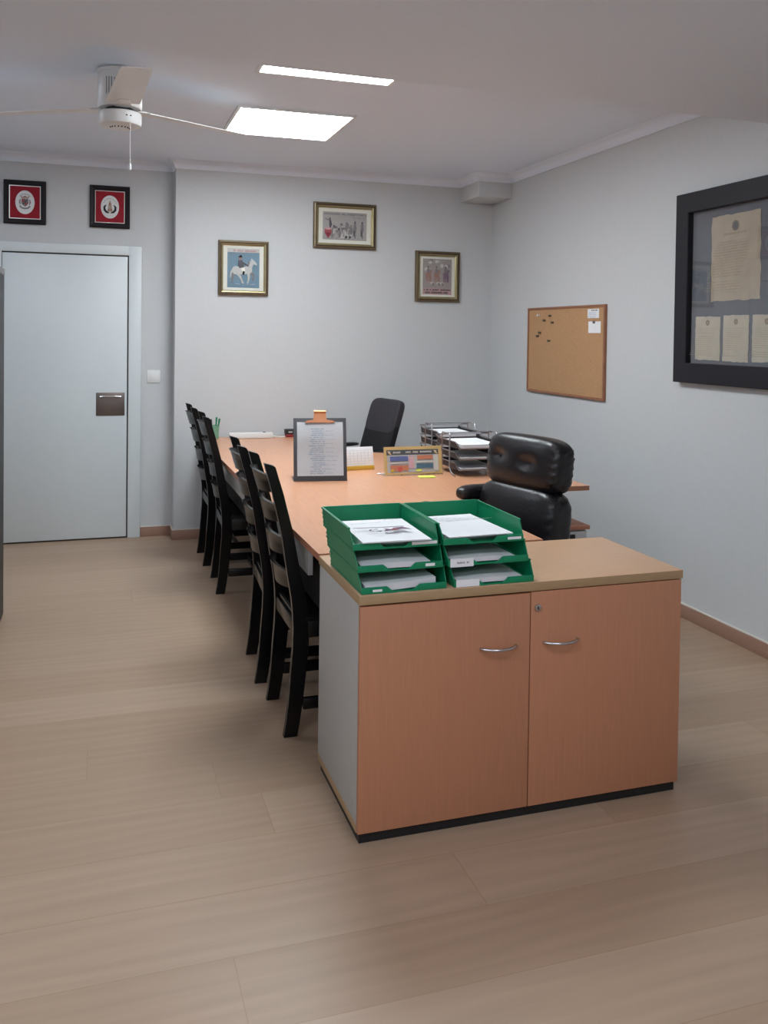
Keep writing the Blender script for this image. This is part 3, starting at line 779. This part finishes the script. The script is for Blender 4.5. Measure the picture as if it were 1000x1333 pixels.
# acrylic sign holder
t = thing('sign_holder', 'clear sign holder with tan card of coloured panels, on desk', 'sign', (1.630, 4.464, HT), R(0))
bm = B(); box(bm, -.172, .170, -.0045, -.003, 0, .155)
ah = link('acrylic_holder', bm, M['acrylic'], t, rot=(R(-12), 0, 0), loc=(0, 0, .003))
bm = B(); box(bm, -.172, .170, -.005, .075, 0, .0012); link('acrylic_foot', bm, M['acrylic'], t, smooth=0)
bm = B(); box(bm, -.163, .166, -.002, .002, .004, .153); cdo = link('card', bm, M['tan'], t, rot=(R(-12), 0, 0), loc=(0, 0, .001), smooth=0)
A = Art(); rnd = random.Random(5)
A.rect(-.148, .146, .014, .136, M['sign_g']); A.rect(-.150, .148, .108, .136, M['sign_d'])
A.words(-.112, -.012, .122, .011, M['p_lt'], rnd, .14); A.words(.0, .108, .122, .011, M['p_lt'], rnd, .14)
for xx in (-.134, .130): A.limb([(xx-.008, .130), (xx, .118), (xx+.010, .112)], [.003, .004, .002], M['tan']); A.blob(xx, .124, .006, .005, M['p_lt'])
A.rect(-.132, -.030, .076, .101, M['sign_b']); A.rect(-.128, -.036, .062, .070, M['p_lt']); A.rect(-.132, -.030, .024, .054, M['sign_o'])
A.blob(-.078, .032, .015, .013, M['sign_r']); A.blob(-.122, .026, .010, .008, M['yellow']); A.rect(-.026, .002, .036, .102, M['sign_p'])
A.words(-.022, .0, .09, .012, M['p_lt'], rnd); A.rect(.022, .112, .082, .104, M['sign_o']); A.rect(.018, .112, .064, .074, M['p_lt']); A.rect(.016, .112, .034, .058, M['sign_t'])
A.blob(.028, .024, .018, .007, M['neon']); A.rect(.116, .142, .020, .104, M['p_lt'])
link('card_print', A.bm, A.m, cdo, loc=(0, -.0022, 0), smooth=0)
# lime sticky notes
bm = B(); box(bm, 0, .088, 0, .060, 0, .004, .0005); tag(link('sticky_note', bm, M['neon'], loc=(1.627, 4.358, HT), rot=(0, 0, R(-6))), 'lime green sticky notes lying in front of the sign holder', 'sticky note')
# pens
def pen(loc, rz, m, mt, label):
    t = thing('pen', label, 'pen', loc, rz)
    bm = B(); tube(bm, [(0, 0, 0), (.11, 0, 0)], .0045, 10); link('barrel', bm, m, t)
    bm = B(); tube(bm, [(.1105, 0, 0), (.128, 0, 0), (.134, 0, 0)], [.0045, .0025, .0008], 10); link('tip', bm, mt, t)
    bm = B(); box(bm, .002, .04, -.0015, .0015, .0046, .0062); link('clip', bm, m, t)
pen((1.57, 4.50, HT+.0045), R(170), M['plastic_w'], M['steel'], 'pen lying on the desk behind the left end of the sign holder')
pen((.945, 3.165, HT+.0045), R(180), M['blackp'], M['blackp'], 'dark pen lying on the desk behind the left tray stack')
pen((1.306, 3.66, HT+.0045), R(20), M['blackp'], M['steel'], 'dark pen on the desk behind the right tray stack')

# wire tray organisers
def wire_organiser(loc, rz, label, nt, rnd):
    t = thing('wire_tray_organiser', label, 'wire tray', loc, rz, 'wire letter tray organisers on the desk wing')
    W, D = .280, .345
    for s in (-1, 1):
        bm = B(); x = s*W/2
        tube(bm, [(x, -.135, .004), (x, -.10, .006), (x, -.07, .022), (x, -.055, .04), (x, -.055, .213), (x, -.05, .219), (x, .05, .219), (x, .055, .213), (x, .055, .04), (x, .07, .022), (x, .10, .006), (x, .135, .004)], .0042, 8)
        link('side_frame', bm, M['wire'], t)
    bm = B(); tube(bm, [(-W/2, .0, .219), (W/2, .0, .219)], .0038, 8); tube(bm, [(-W/2, .055, .206), (W/2, .055, .206)], .003, 8); link('cross_bar', bm, M['wire'], t)
    for k in range(nt):
        z = .034+k*.057
        bm = B(); a, b_ = W/2-.008, D/2
        # mesh pan: floor and low sides
        box(bm, -a+.01, a-.01, -b_+.02, b_-.02, z, z+.0015)
        for s in (-1, 1):
            prism(bm, [(-b_, z+.003), (-b_+.05, z+.030), (b_-.05, z+.030), (b_, z+.04), (b_-.01, z), (-b_+.02, z)], 'x', s*(a-.006)-.0008, s*(a-.006)+.0008)
        prism(bm, [(-a+.01, z), (a-.01, z), (a-.006, z+.03), (-a+.006, z+.03)], 'y', b_-.022, b_-.0205)
        pn = link('tray_tier', bm, M['meshtray'], t, smooth=20)
        bm = B()
        tube(bm, [(-a, -b_, z+.004), (a, -b_, z+.004), (a, -b_+.055, z+.034), (a, b_-.05, z+.034), (a, b_, z+.046), (-a, b_, z+.046), (-a, b_-.05, z+.034), (-a, -b_+.055, z+.034)], .0034, 8, closed=True)
        link('wire_rim', bm, M['wire'], pn)
    return t
rnd = random.Random(9)
w1 = wire_organiser((1.968, 4.50, HT), R(0), 'wire tray organiser nearer the camera, behind the executive chair', 3, rnd)
w2 = dup(w1, (2.058, 5.00, HT), R(0), 'wire tray organiser farther back, beside the mesh-back chair')
for (ox, oy, oz, lab) in ((1.968, 4.50, HT, 'nearer'), (2.058, 5.00, HT, 'farther')):
    for k in range(3):
        lv = ['bottom', 'middle', 'top'][k]
        sheet_stack('paper_sheet', f'white sheets in the {lv} tier of the {lab} wire tray organiser', 'paper', (ox-.108, oy-.150, oz+.0360+k*.057), .213, .297, .008+.012*(k == 2), 0, None, None, 'papers in the wire trays')

# far end of the desk
t = thing('power_strip', 'long white power strip at the far end of the desk', 'power strip', (1.058, 6.31, HT), R(-1))
bm = B(); box(bm, -.155, .155, -.025, .025, 0, .040, .005); link('housing', bm, M['plastic_w'], t)
bm = B(); box(bm, .085, .105, -.010, .010, .0395, .044, .002); link('switch', bm, M['blackp'], t)
bm = B(); tube(bm, [(.154, 0, .012), (.19, .006, .006), (.22, .008, .005), (.248, .010, .005)], .0045, 8); link('cable', bm, M['plastic_w'], t)
t = thing('stamp_box', 'small black and red stamp box at the far end of the desk', 'stamp', (1.372, 6.345, HT), 0)
bm = B(); box(bm, -.058, .058, -.03, .03, 0, .020, .003); b0 = link('base', bm, M['red'], t); b0['label'] = 'dark red base'
bm = B(); box(bm, -.060, .060, -.031, .031, .0205, .055, .004); link('cover', bm, M['blackp'], t)
bm = B(); box(bm, -.04, -.01, -.0325, -.0312, .032, .042, .0004); box(bm, .005, .03, -.0325, -.0312, .034, .040, .0004); link('plate', bm, M['greyl'], t)
t = thing('pen_cup', 'green pen cup at the far desk corner behind the chairs', 'pen cup', (.800, 6.33, HT), 0)
bm = B(); lathe(bm, [(0, 0), (.030, 0), (.036, .095), (.033, .095), (.028, .004), (0, .004)], n=28); link('cup', bm, M['cupg'], t)
for i, (a, b_, m) in enumerate(((.010, .012, 'green'), (.018, -.012, 'green'), (-.012, .008, 'blackp'))):
    bm = B(); tube(bm, [(a*.8, b_*.8, .006), (a*1.7, b_*1.7, .128-.006*i)], .0055, 8)
    tube(bm, [(a*1.66, b_*1.66, .122-.006*i), (a*1.9, b_*1.9, .150-.006*i)], .0068, 8)
    o = link('marker', bm, M[m], loc=(.800, 6.33, HT))
    tag(o, ['green marker leaning in the pen cup, nearest its back edge', 'green marker leaning in the pen cup, nearest its front edge', 'black marker standing in the green pen cup'][i], 'marker', 'markers in the pen cup')

# ------------------------------------------------------------------ wall pictures
def crest(x0, x1, z0, z1, label, which):
    w_, h_ = x1-x0, z1-z0
    t = thing('crest_frame', label, 'framed crest', ((x0+x1)/2, YD-.0008, (z0+z1)/2), 0, 'framed crests above the door')
    bm = B(); frame_ring(bm, w_, h_, [(0, 0), (0, .020), (.006, .026), (.026, .022), (.034, .014), (.0345, .012), (.040, .012), (.040, .004)], [0, 0, 0, 0, 0, 1, 1])
    link('frame', bm, [M['frame_bw'], M['silver']], t, smooth=0)
    bm = B(); box(bm, -w_/2+.038, w_/2-.038, -.008, -.001, -h_/2+.038, h_/2-.038); link('mat_board', bm, M['velvet'], t, smooth=0)
    bm = B(); n = 48
    bm2 = [(.062*math.cos(2*PI*i/n), .0815*math.sin(2*PI*i/n)) for i in range(n)]
    prism(bm, bm2, 'y', -.0115, -.0085); bmesh.ops.bevel(bm, geom=[e for e in bm.edges if abs(e.verts[0].co.y+.0115) < 1e-5 and abs(e.verts[1].co.y+.0115) < 1e-5], offset=.0015, segments=2, affect='EDGES')
    pq = link('oval_plaque', bm, M['plaque'], t)
    A = Art(); rnd = random.Random(2)
    if which == 0:     # shield with crown and scroll
        A.poly([(-.022, .026), (.022, .026), (.024, -.006), (.012, -.022), (0, -.030), (-.012, -.022), (-.024, -.006)], M['p_md'])
        A.poly([(-.018, .022), (0, .022), (0, .0), (-.020, .0)], M['p_rd']); A.poly([(0, .0), (.020, .0), (.010, -.019), (0, -.025)], M['p_rd'])
        A.blob(0, .002, .008, .010, M['p_dk']); A.blob(-.009, -.010, .006, .007, M['p_dk']); A.blob(.010, .012, .006, .006, M['p_dk'])
        A.poly([(-.024, .029), (.024, .029), (.028, .044), (.014, .036), (0, .046), (-.014, .036), (-.028, .044)], M['p_br'])
        A.limb([(-.034, -.026), (-.018, -.040), (0, -.043), (.018, -.040), (.034, -.026)], [.005]*5, M['p_md'])
        for s in (-1, 1): A.limb([(s*.030, .020), (s*.034, .0), (s*.028, -.020)], [.003, .005, .002], M['p_md'])
        for i in range(7): a = R(50+i*13.3); A.blob(.048*math.cos(a), .004+.052*math.sin(a), .003, .004, M['p_md'])
    else:              # figure inside a laurel wreath
        A.poly([(-.010, .018), (.010, .018), (.016, -.020), (.020, -.034), (-.020, -.034), (-.016, -.020)], M['oldp'])
        A.blob(0, .022, .009, .011, M['p_br']); A.blob(0, .036, .006, .008, M['oldp'])
        A.blob(-.008, -.022, .008, .009, M['p_br']); A.blob(.009, -.020, .008, .009, M['p_br'])
        for s in (-1, 1):
            A.limb([(s*.026, .014), (s*.038, -.002), (s*.036, -.022), (s*.022, -.038), (s*.004, -.043)], [.003, .007, .008, .007, .003], M['frame_b'])
        for i in range(9): a = R(30+i*15); A.blob(.047*math.cos(a), .002+.057*math.sin(a), .0025, .0035, M['p_md'])
        for i in range(7): a = R(225+i*15); A.blob(.046*math.cos(a), -.004+.058*math.sin(a), .0025, .003, M['p_lt'])
    link('emblem', A.bm, A.m, pq, loc=(0, -.0118, 0), smooth=0)
crest(-.611, -.338, 2.222, 2.521, 'black framed crest on red velvet, oval with crowned shield', 0)
crest(-.049, .223, 2.222, 2.520, 'black framed crest on red velvet, oval with dark wreath', 1)

def picture(x0, x1, z0, z1, fw, mw, label, art, mh=None):
    w_, h_ = x1-x0, z1-z0; mh = mh or mw
    t = thing('framed_picture', label, 'picture', ((x0+x1)/2, YB-.0008, (z0+z1)/2), 0, 'gilt framed pictures on the far wall')
    bm = B(); q = fw
    frame_ring(bm, w_, h_, [(0, 0), (0, .018), (q*.12, .026), (q*.40, .029), (q*.44, .024), (q*.58, .023), (q*.62, .027), (q*.80, .025), (q*.82, .017), (q, .012), (q, .004)], [0, 0, 0, 1, 1, 2, 2, 1, 2, 2])
    link('frame', bm, [M['bronzefr'], M['bronzefr_d'], M['gold']], t, smooth=0)
    bm = B(); box(bm, -w_/2+q-.002, w_/2-q+.002, -.006, -.001, -h_/2+q-.002, h_/2-q+.002); link('mat_board', bm, M['matb'], t, smooth=0)
    A = Art(); art(A, w_/2-q-mw, h_/2-q-mh)
    link('artwork', A.bm, A.m, t, loc=(0, -.0062, 0), smooth=0)
    bm = B(); box(bm, -w_/2+q-.002, w_/2-q+.002, -.0115, -.0105, -h_/2+q-.002, h_/2-q+.002); link('glass_pane', bm, M['glass'], t, smooth=0)
def art_rider(A, a, b):
    rnd = random.Random(4)
    A.rect(-a, a, -b, b, M['print_bl']); A.rect(-a, a, b*.80, b, M['p_lt']); A.words(-a*.8, a*.9, b*.88, b*.10, M['p_pk'], rnd, .12)
    A.words(-a*.9, a*.2, b*.72, b*.05, M['p_md'], rnd, .3)
    H = M['horse']
    A.limb([(-a*.66, -b*.12), (-a*.78, -b*.25), (-a*.80, -b*.5)], [a*.08, a*.05, a*.02], M['p_lt'])                      # tail
    for pts, m in (([(-a*.55, -b*.25), (-a*.66, -b*.42), (-a*.70, -b*.62), (-a*.72, -b*.76)], M['p_md']), ([(-a*.38, -b*.25), (-a*.22, -b*.42), (-a*.10, -b*.62), (-a*.02, -b*.78)], H),
                   ([(a*.30, -b*.22), (a*.34, -b*.45), (a*.30, -b*.65), (a*.26, -b*.78)], H), ([(a*.40, -b*.20), (a*.66, -b*.36), (a*.62, -b*.52), (a*.56, -b*.64)], M['p_md'])):
        A.limb(pts, [a*.11, a*.07, a*.045, a*.06], m)
    A.blob(-a*.10, -b*.12, a*.58, b*.20, H); A.blob(-a*.48, -b*.12, a*.24, b*.21, H); A.blob(a*.30, -b*.08, a*.24, b*.22, H)
    A.limb([(a*.28, -b*.02), (a*.46, b*.20), (a*.52, b*.36)], [a*.20, a*.15, a*.10], H)                             # neck
    A.limb([(a*.48, b*.40), (a*.64, b*.30), (a*.82, b*.18)], [a*.10, a*.10, a*.05], H)                              # head
    A.poly([(a*.46, b*.42), (a*.50, b*.54), (a*.55, b*.43)], H); A.limb([(a*.36, b*.32), (a*.24, b*.08)], [a*.05, a*.06], M['p_md'])
    A.limb([(-a*.12, b*.02), (-a*.18, b*.22), (-a*.20, b*.40)], [a*.15, a*.16, a*.12], M['p_dk']); A.limb([(-a*.16, b*.32), (a*.10, b*.20), (a*.30, b*.12)], [a*.06, a*.05, a*.03], M['p_dk'])
    A.limb([(-a*.05, b*.0), (a*.02, -b*.18)], [a*.12, a*.09], M['matb']); A.limb([(a*.02, -b*.16), (-a*.02, -b*.34)], [a*.07, a*.06], M['frame_b'])
    A.blob(-a*.20, b*.50, a*.09, b*.075, M['p_br']); A.blob(-a*.20, b*.57, a*.13, b*.035, M['frame_b']); A.blob(-a*.18, b*.62, a*.07, b*.04, M['frame_b'])
    for k in range(8): A.blob(rnd.uniform(-a*.8, a*.8), -b*.9+rnd.uniform(0, b*.1), a*.1, b*.02, M['ink_b'])
def art_crowd(A, a, b):
    rnd = random.Random(6)
    A.rect(-a, a, -b, b, M['print_gr']); A.words(-a*.92, a*.95, b*.84, b*.13, M['p_md'], rnd, .15); A.words(a*.35, a*.9, b*.62, b*.08, M['p_md'], rnd, .3)
    A.rect(-a*.3, a*.3, -b*.9, -b*.55, M['p_lt'])
    for i in range(15):
        x = -a*.62+i*a*.062+rnd.uniform(-.02, .02)*a; z = b*rnd.uniform(-.25, .25); A.blob(x, z-.32*b, a*.07, b*.30, rnd.choice([M['p_md'], M['print_gr'], M['p_md']])); A.limb([(x, z-.2*b), (x+rnd.uniform(-.04, .04)*a, z-.55*b)], [a*.03, a*.02], rnd.choice([M['p_md'], M['p_dk'], M['p_lt']])); A.blob(x, z, a*.04, b*.085, rnd.choice([M['p_dk'], M['p_md']]))
    for x in (a*.45, a*.78):
        A.limb([(x, b*.2), (x, -b*.2), (x-.03*a, -b*.5), (x+.02*a, -b*.85)], [a*.05, a*.075, a*.05, a*.03], M['p_md']); A.blob(x, b*.28, a*.035, b*.09, M['p_dk']); A.limb([(x-.02*a, -b*.3), (x-.04*a, -b*.7)], [a*.035, a*.03], M['p_dk'])
    A.limb([(-a*.70, b*.55), (-a*.66, b*.1), (-a*.68, -b*.2)], [a*.03, a*.06, a*.03], M['p_dk']); A.limb([(-a*.9, b*.5), (-a*.7, b*.35)], [a*.02, a*.03], M['p_md'])
    A.poly([(-a*.92, -b*.25), (-a*.62, -b*.25), (-a*.62, -b*.55), (-a*.77, -b*.92), (-a*.92, -b*.55)], M['p_rd']); A.poly([(-a*.88, -b*.52), (-a*.66, -b*.52), (-a*.77, -b*.84)], mat('print_deep_red', (120, 30, 50), .6, noise=.1)); A.blob(-a*.77, -b*.22, a*.14, b*.10, M['p_pk'])
    for x in (a*.05, a*.22): A.blob(x, -b*.78, a*.06, b*.10, M['p_dk']); A.limb([(x-.04*a, -b*.8), (x-.06*a, -b*.95)], [a*.015, a*.012], M['p_dk'])
def art_horses(A, a, b):
    rnd = random.Random(8)
    A.rect(-a, a, -b, b, M['print_tp']); A.rect(-a, a, -b, -b*.66, M['p_pk'])
    for i in range(12): A.blob(rnd.uniform(-.85, .85)*a, b*rnd.uniform(.35, .9), a*.13, b*.08, rnd.choice([M['p_md'], M['print_gr'], M['p_lt']]), rnd.uniform(0, 180))
    for x, s, m in ((-a*.62, 1, M['p_br']), (-a*.05, .9, M['p_br']), (a*.58, 1, M['p_pu'])):
        A.blob(x, b*.12, a*.20*s, b*.16, m); A.limb([(x+a*.08, b*.16), (x+a*.16, b*.36)], [a*.09, a*.06], m); A.limb([(x+a*.14, b*.38), (x+a*.26, b*.30)], [a*.06, a*.03], m)
        for dx in (-.14, -.04, .08, .16): A.limb([(x+dx*a, b*.04), (x+dx*a+a*.02, -b*.30)], [a*.05, a*.025], m)
        A.limb([(x, b*.22), (x-a*.02, b*.46)], [a*.10, a*.07], M['p_md']); A.blob(x-a*.02, b*.54, a*.05, b*.05, M['p_dk'])
    for x in (-a*.35, a*.05, a*.3): A.blob(x, -b*.36, a*.12, b*.07, M['p_lt']); A.blob(x+a*.06, -b*.42, a*.06, b*.10, M['p_md'], 30)
    A.words(-a*.92, a*.92, -b*.74, b*.09, M['p_dk'], rnd, .12); A.words(-a*.86, a*.70, -b*.89, b*.09, M['p_dk'], rnd, .12)
picture(.833, 1.197, 1.762, 2.157, .035, .030, 'gilt framed print of a rider on a grey horse, blue ground', art_rider, .020)
picture(1.531, 2.020, 2.130, 2.473, .040, .033, 'gilt framed grey print of a crowd with red shield, highest of three', art_crowd, .027)
picture(2.343, 2.713, 1.750, 2.143, .040, .024, 'gilt framed brownish print of horses with two caption lines, nearest the corner', art_horses, .018)

# cork board on the right-hand wall
RW = R(-90)
kb = (XR-.0008, (4.765+5.79)/2, (1.096+1.695)/2); kw, kh = 1.025, .599
t = thing('cork_board', 'large cork notice board in thin wooden frame on the right-hand wall', 'notice board', kb, RW)
bm = B(); frame_ring(bm, kw, kh, [(0, 0), (0, .017), (.002, .019), (.014, .019), (.016, .012), (.016, .002)]); link('frame', bm, M['corkfr'], t, smooth=0)
bm = B(); box(bm, -kw/2+.014, kw/2-.014, -.012, -.001, -kh/2+.014, kh/2-.014); link('cork_panel', bm, M['cork'], t, smooth=0)
def on_board(y, z, out=.0125): return (XR-.0008-out, y, z)
bm = B(); box(bm, -.067, .067, -.0015, 0, -.029, .029); o = tag(link('pinned_note', bm, M['paper'], loc=on_board(4.905, 1.640), rot=(0, 0, RW), smooth=0), 'small white printed card pinned at top corner of the cork board', 'note')
A = Art(); rnd = random.Random(1); A.words(-.02, .05, .020, .010, M['ink_d'], rnd, .15)
for k in range(4): A.words(-.05, .045, .004-.010*k, .004, M['ink_b'], rnd, .4)
link('print', A.bm, A.m, o, loc=(0, -.0016, 0), smooth=0)
bm = B(); box(bm, -.072, .072, -.0015, 0, -.036, .037); tag(link('pinned_note', bm, M['paper'], loc=on_board(4.888, 1.553), rot=(0, 0, RW), smooth=0), 'blank white note pinned below the printed card on the cork board', 'note')
pins = [(689+.12*158, 390+.12*195, 'pale pin near the upper corner of the cork board', 'plastic_w'), (689+.12*300-8, 390+.12*205, 'dark pin on the cork board, highest of the dark ones', 'pin'), (680+.12*232, 390+.12*247, 'dark pin on the cork board, between the highest pin and the pale pin', 'pin'),
        (680+.12*325, 390+.12*280, 'dark pin on the cork board, just below the highest dark pin', 'pin'), (680+.12*182, 390+.12*410, 'dark pin on the cork board, upper of the lone close pair', 'pin'), (680+.12*155, 390+.12*455, 'dark pin on the cork board, lower of the lone close pair', 'pin'), (680+.12*293, 390+.12*508, 'dark pin on the cork board, lowest of all pins', 'pin')]
pinYZ = [(5.62, 1.640), (5.455, 1.634), (5.535, 1.604), (5.42, 1.588), (5.60, 1.518), (5.63, 1.494), (5.465, 1.462)]
for (y, z), (_, _, lab, m) in zip(pinYZ, pins):
    t = thing('push_pin', lab, 'pin', on_board(y, z, .0125), RW, 'push pins on the cork board')
    bm = B(); lathe(bm, [(0, 0), (.008, 0), (.005, .004), (.005, .012), (.009, .014), (.009, .017), (0, .018)], n=14)
    link('pin_head', bm, M[m], t, rot=(R(90), 0, 0))
bm = B(); lathe(bm, [(0, 0), (.009, 0), (.009, .010), (0, .012)], n=14); tag(link('push_pin', bm, M['p_md'], loc=on_board(4.888, 1.585, .0142), rot=(R(90), 0, RW)), 'grey pin holding the blank white note', 'pin', 'push pins on the cork board')

# large black frame with old documents
fy0, fy1, fz0, fz1 = 4.044, 2.34, 1.257, 2.253
fw_, fh_ = fy0-fy1, fz1-fz0; fcy, fcz = (fy0+fy1)/2, (fz0+fz1)/2
t = thing('document_frame', 'large black frame holding aged documents on the right-hand wall', 'framed documents', (XR-.0008, fcy, fcz), RW)
bm = B(); frame_ring(bm, fw_, fh_, [(0, 0), (0, .040), (.004, .044), (.100, .044), (.104, .040), (.104, .004)]); link('frame', bm, M['frame_b'], t, smooth=0)
bm = B(); box(bm, -fw_/2+.1, fw_/2-.1, -.008, -.001, -fh_/2+.1, fh_/2-.1); link('backing', bm, M['backing'], t, smooth=0)
bm = B(); box(bm, -fw_/2+.1, fw_/2-.1, -.0265, -.025, -fh_/2+.1, fh_/2-.1); link('glass_pane', bm, M['glass'], t, smooth=0)
def document(ya, yb, za, zb, m, label, seed, tilt=0):
    """torn-edged sheet between world y ya (far) .. yb (near)"""
    rnd = random.Random(seed); w_, h_ = abs(ya-yb), abs(zb-za); bm = B(); pts = []
    k = w_*.012
    for i in range(12): pts.append((-w_/2+w_*i/12, -h_/2+rnd.uniform(-k, k)))
    for i in range(16): pts.append((w_/2+rnd.uniform(-k, k), -h_/2+h_*i/16))
    for i in range(12): pts.append((w_/2-w_*i/12, h_/2+rnd.uniform(-k, k)))
    for i in range(16): pts.append((-w_/2+rnd.uniform(-k, k), h_/2-h_*i/16))
    prism(bm, pts, 'y', -.0015, 0)
    o = link('document', bm, m, t, loc=(fcy-(ya+yb)/2, -.0085, (za+zb)/2-fcz), rot=(0, R(tilt), 0), smooth=0); o['label'] = label
    A = Art()
    big = h_ > .3
    A.blob(0, h_*.36, w_*.075, w_*.075, M['seal']); A.blob(0, h_*.36, w_*.045, w_*.05, M['p_dk'] if big else M['oldink'])
    if big: A.words(-w_*.24, w_*.22, h_*.275, h_*.022, M['oldink'], rnd, .2)
    n = 20 if big else 14
    for i in range(n):
        z = h_*(.22-.64*i/n)
        if rnd.random() > .12: A.words(-w_*.36, w_*(.30+.06*rnd.random()), z, h_*.012, M['oldink'], rnd, .5)
    link('print', A.bm, A.m, o, loc=(0, -.0016, 0), smooth=0)
document(3.790, 3.437, 1.681, 2.108, M['oldp'], 'largest tan document with a dark seal', 1, -.6)
document(3.905, 3.712, 1.380, 1.603, M['oldp2'], 'small pale document at the far end of the lower row', 2)
document(3.690, 3.507, 1.378, 1.607, M['oldp2'], 'small pale document, second in the lower row', 3, .8)
document(3.482, 3.290, 1.382, 1.606, M['oldp2'], 'small pale document, third in the lower row', 4)
document(3.265, 3.075, 1.380, 1.605, M['oldp2'], 'small pale document, fourth in the lower row', 5)
document(2.95, 2.60, 1.681, 2.108, M['oldp'], 'tan document at the near end of the frame', 6)

# ------------------------------------------------------------------ dark cabinet and bag at the left edge of the view
t = thing('tall_cabinet', 'tall black cabinet with grey top edge at the left edge of view', 'cabinet', (0, 0, 0))
x1 = -.457; y0, y1 = 4.52, 5.0
bm = B(); box(bm, -1.25, x1, y0, y1, .0005, 1.77, .003); link('body', bm, M['blackp'], t)
bm = B(); box(bm, -1.252, x1+.002, y0-.004, y1+.002, 1.7705, 1.805, .003); link('top_cap', bm, M['greycap'], t)
for a, b_ in ((-1.245, -.858), (-.850, x1-.006)):
    bm = B(); box(bm, a, b_, y0-.020, y0-.0005, .06, 1.762, .002); d = link('door', bm, M['blackp'], t)
    for z in (.46, 1.21):
        bm = B(); tube(bm, [((b_ if a > -1 else a)-(.0 if a > -1 else 0), y0-.012, z-.03), ((b_ if a > -1 else a), y0-.012, z+.03)], .006, 8); link('hinge', bm, M['greycap'], d)
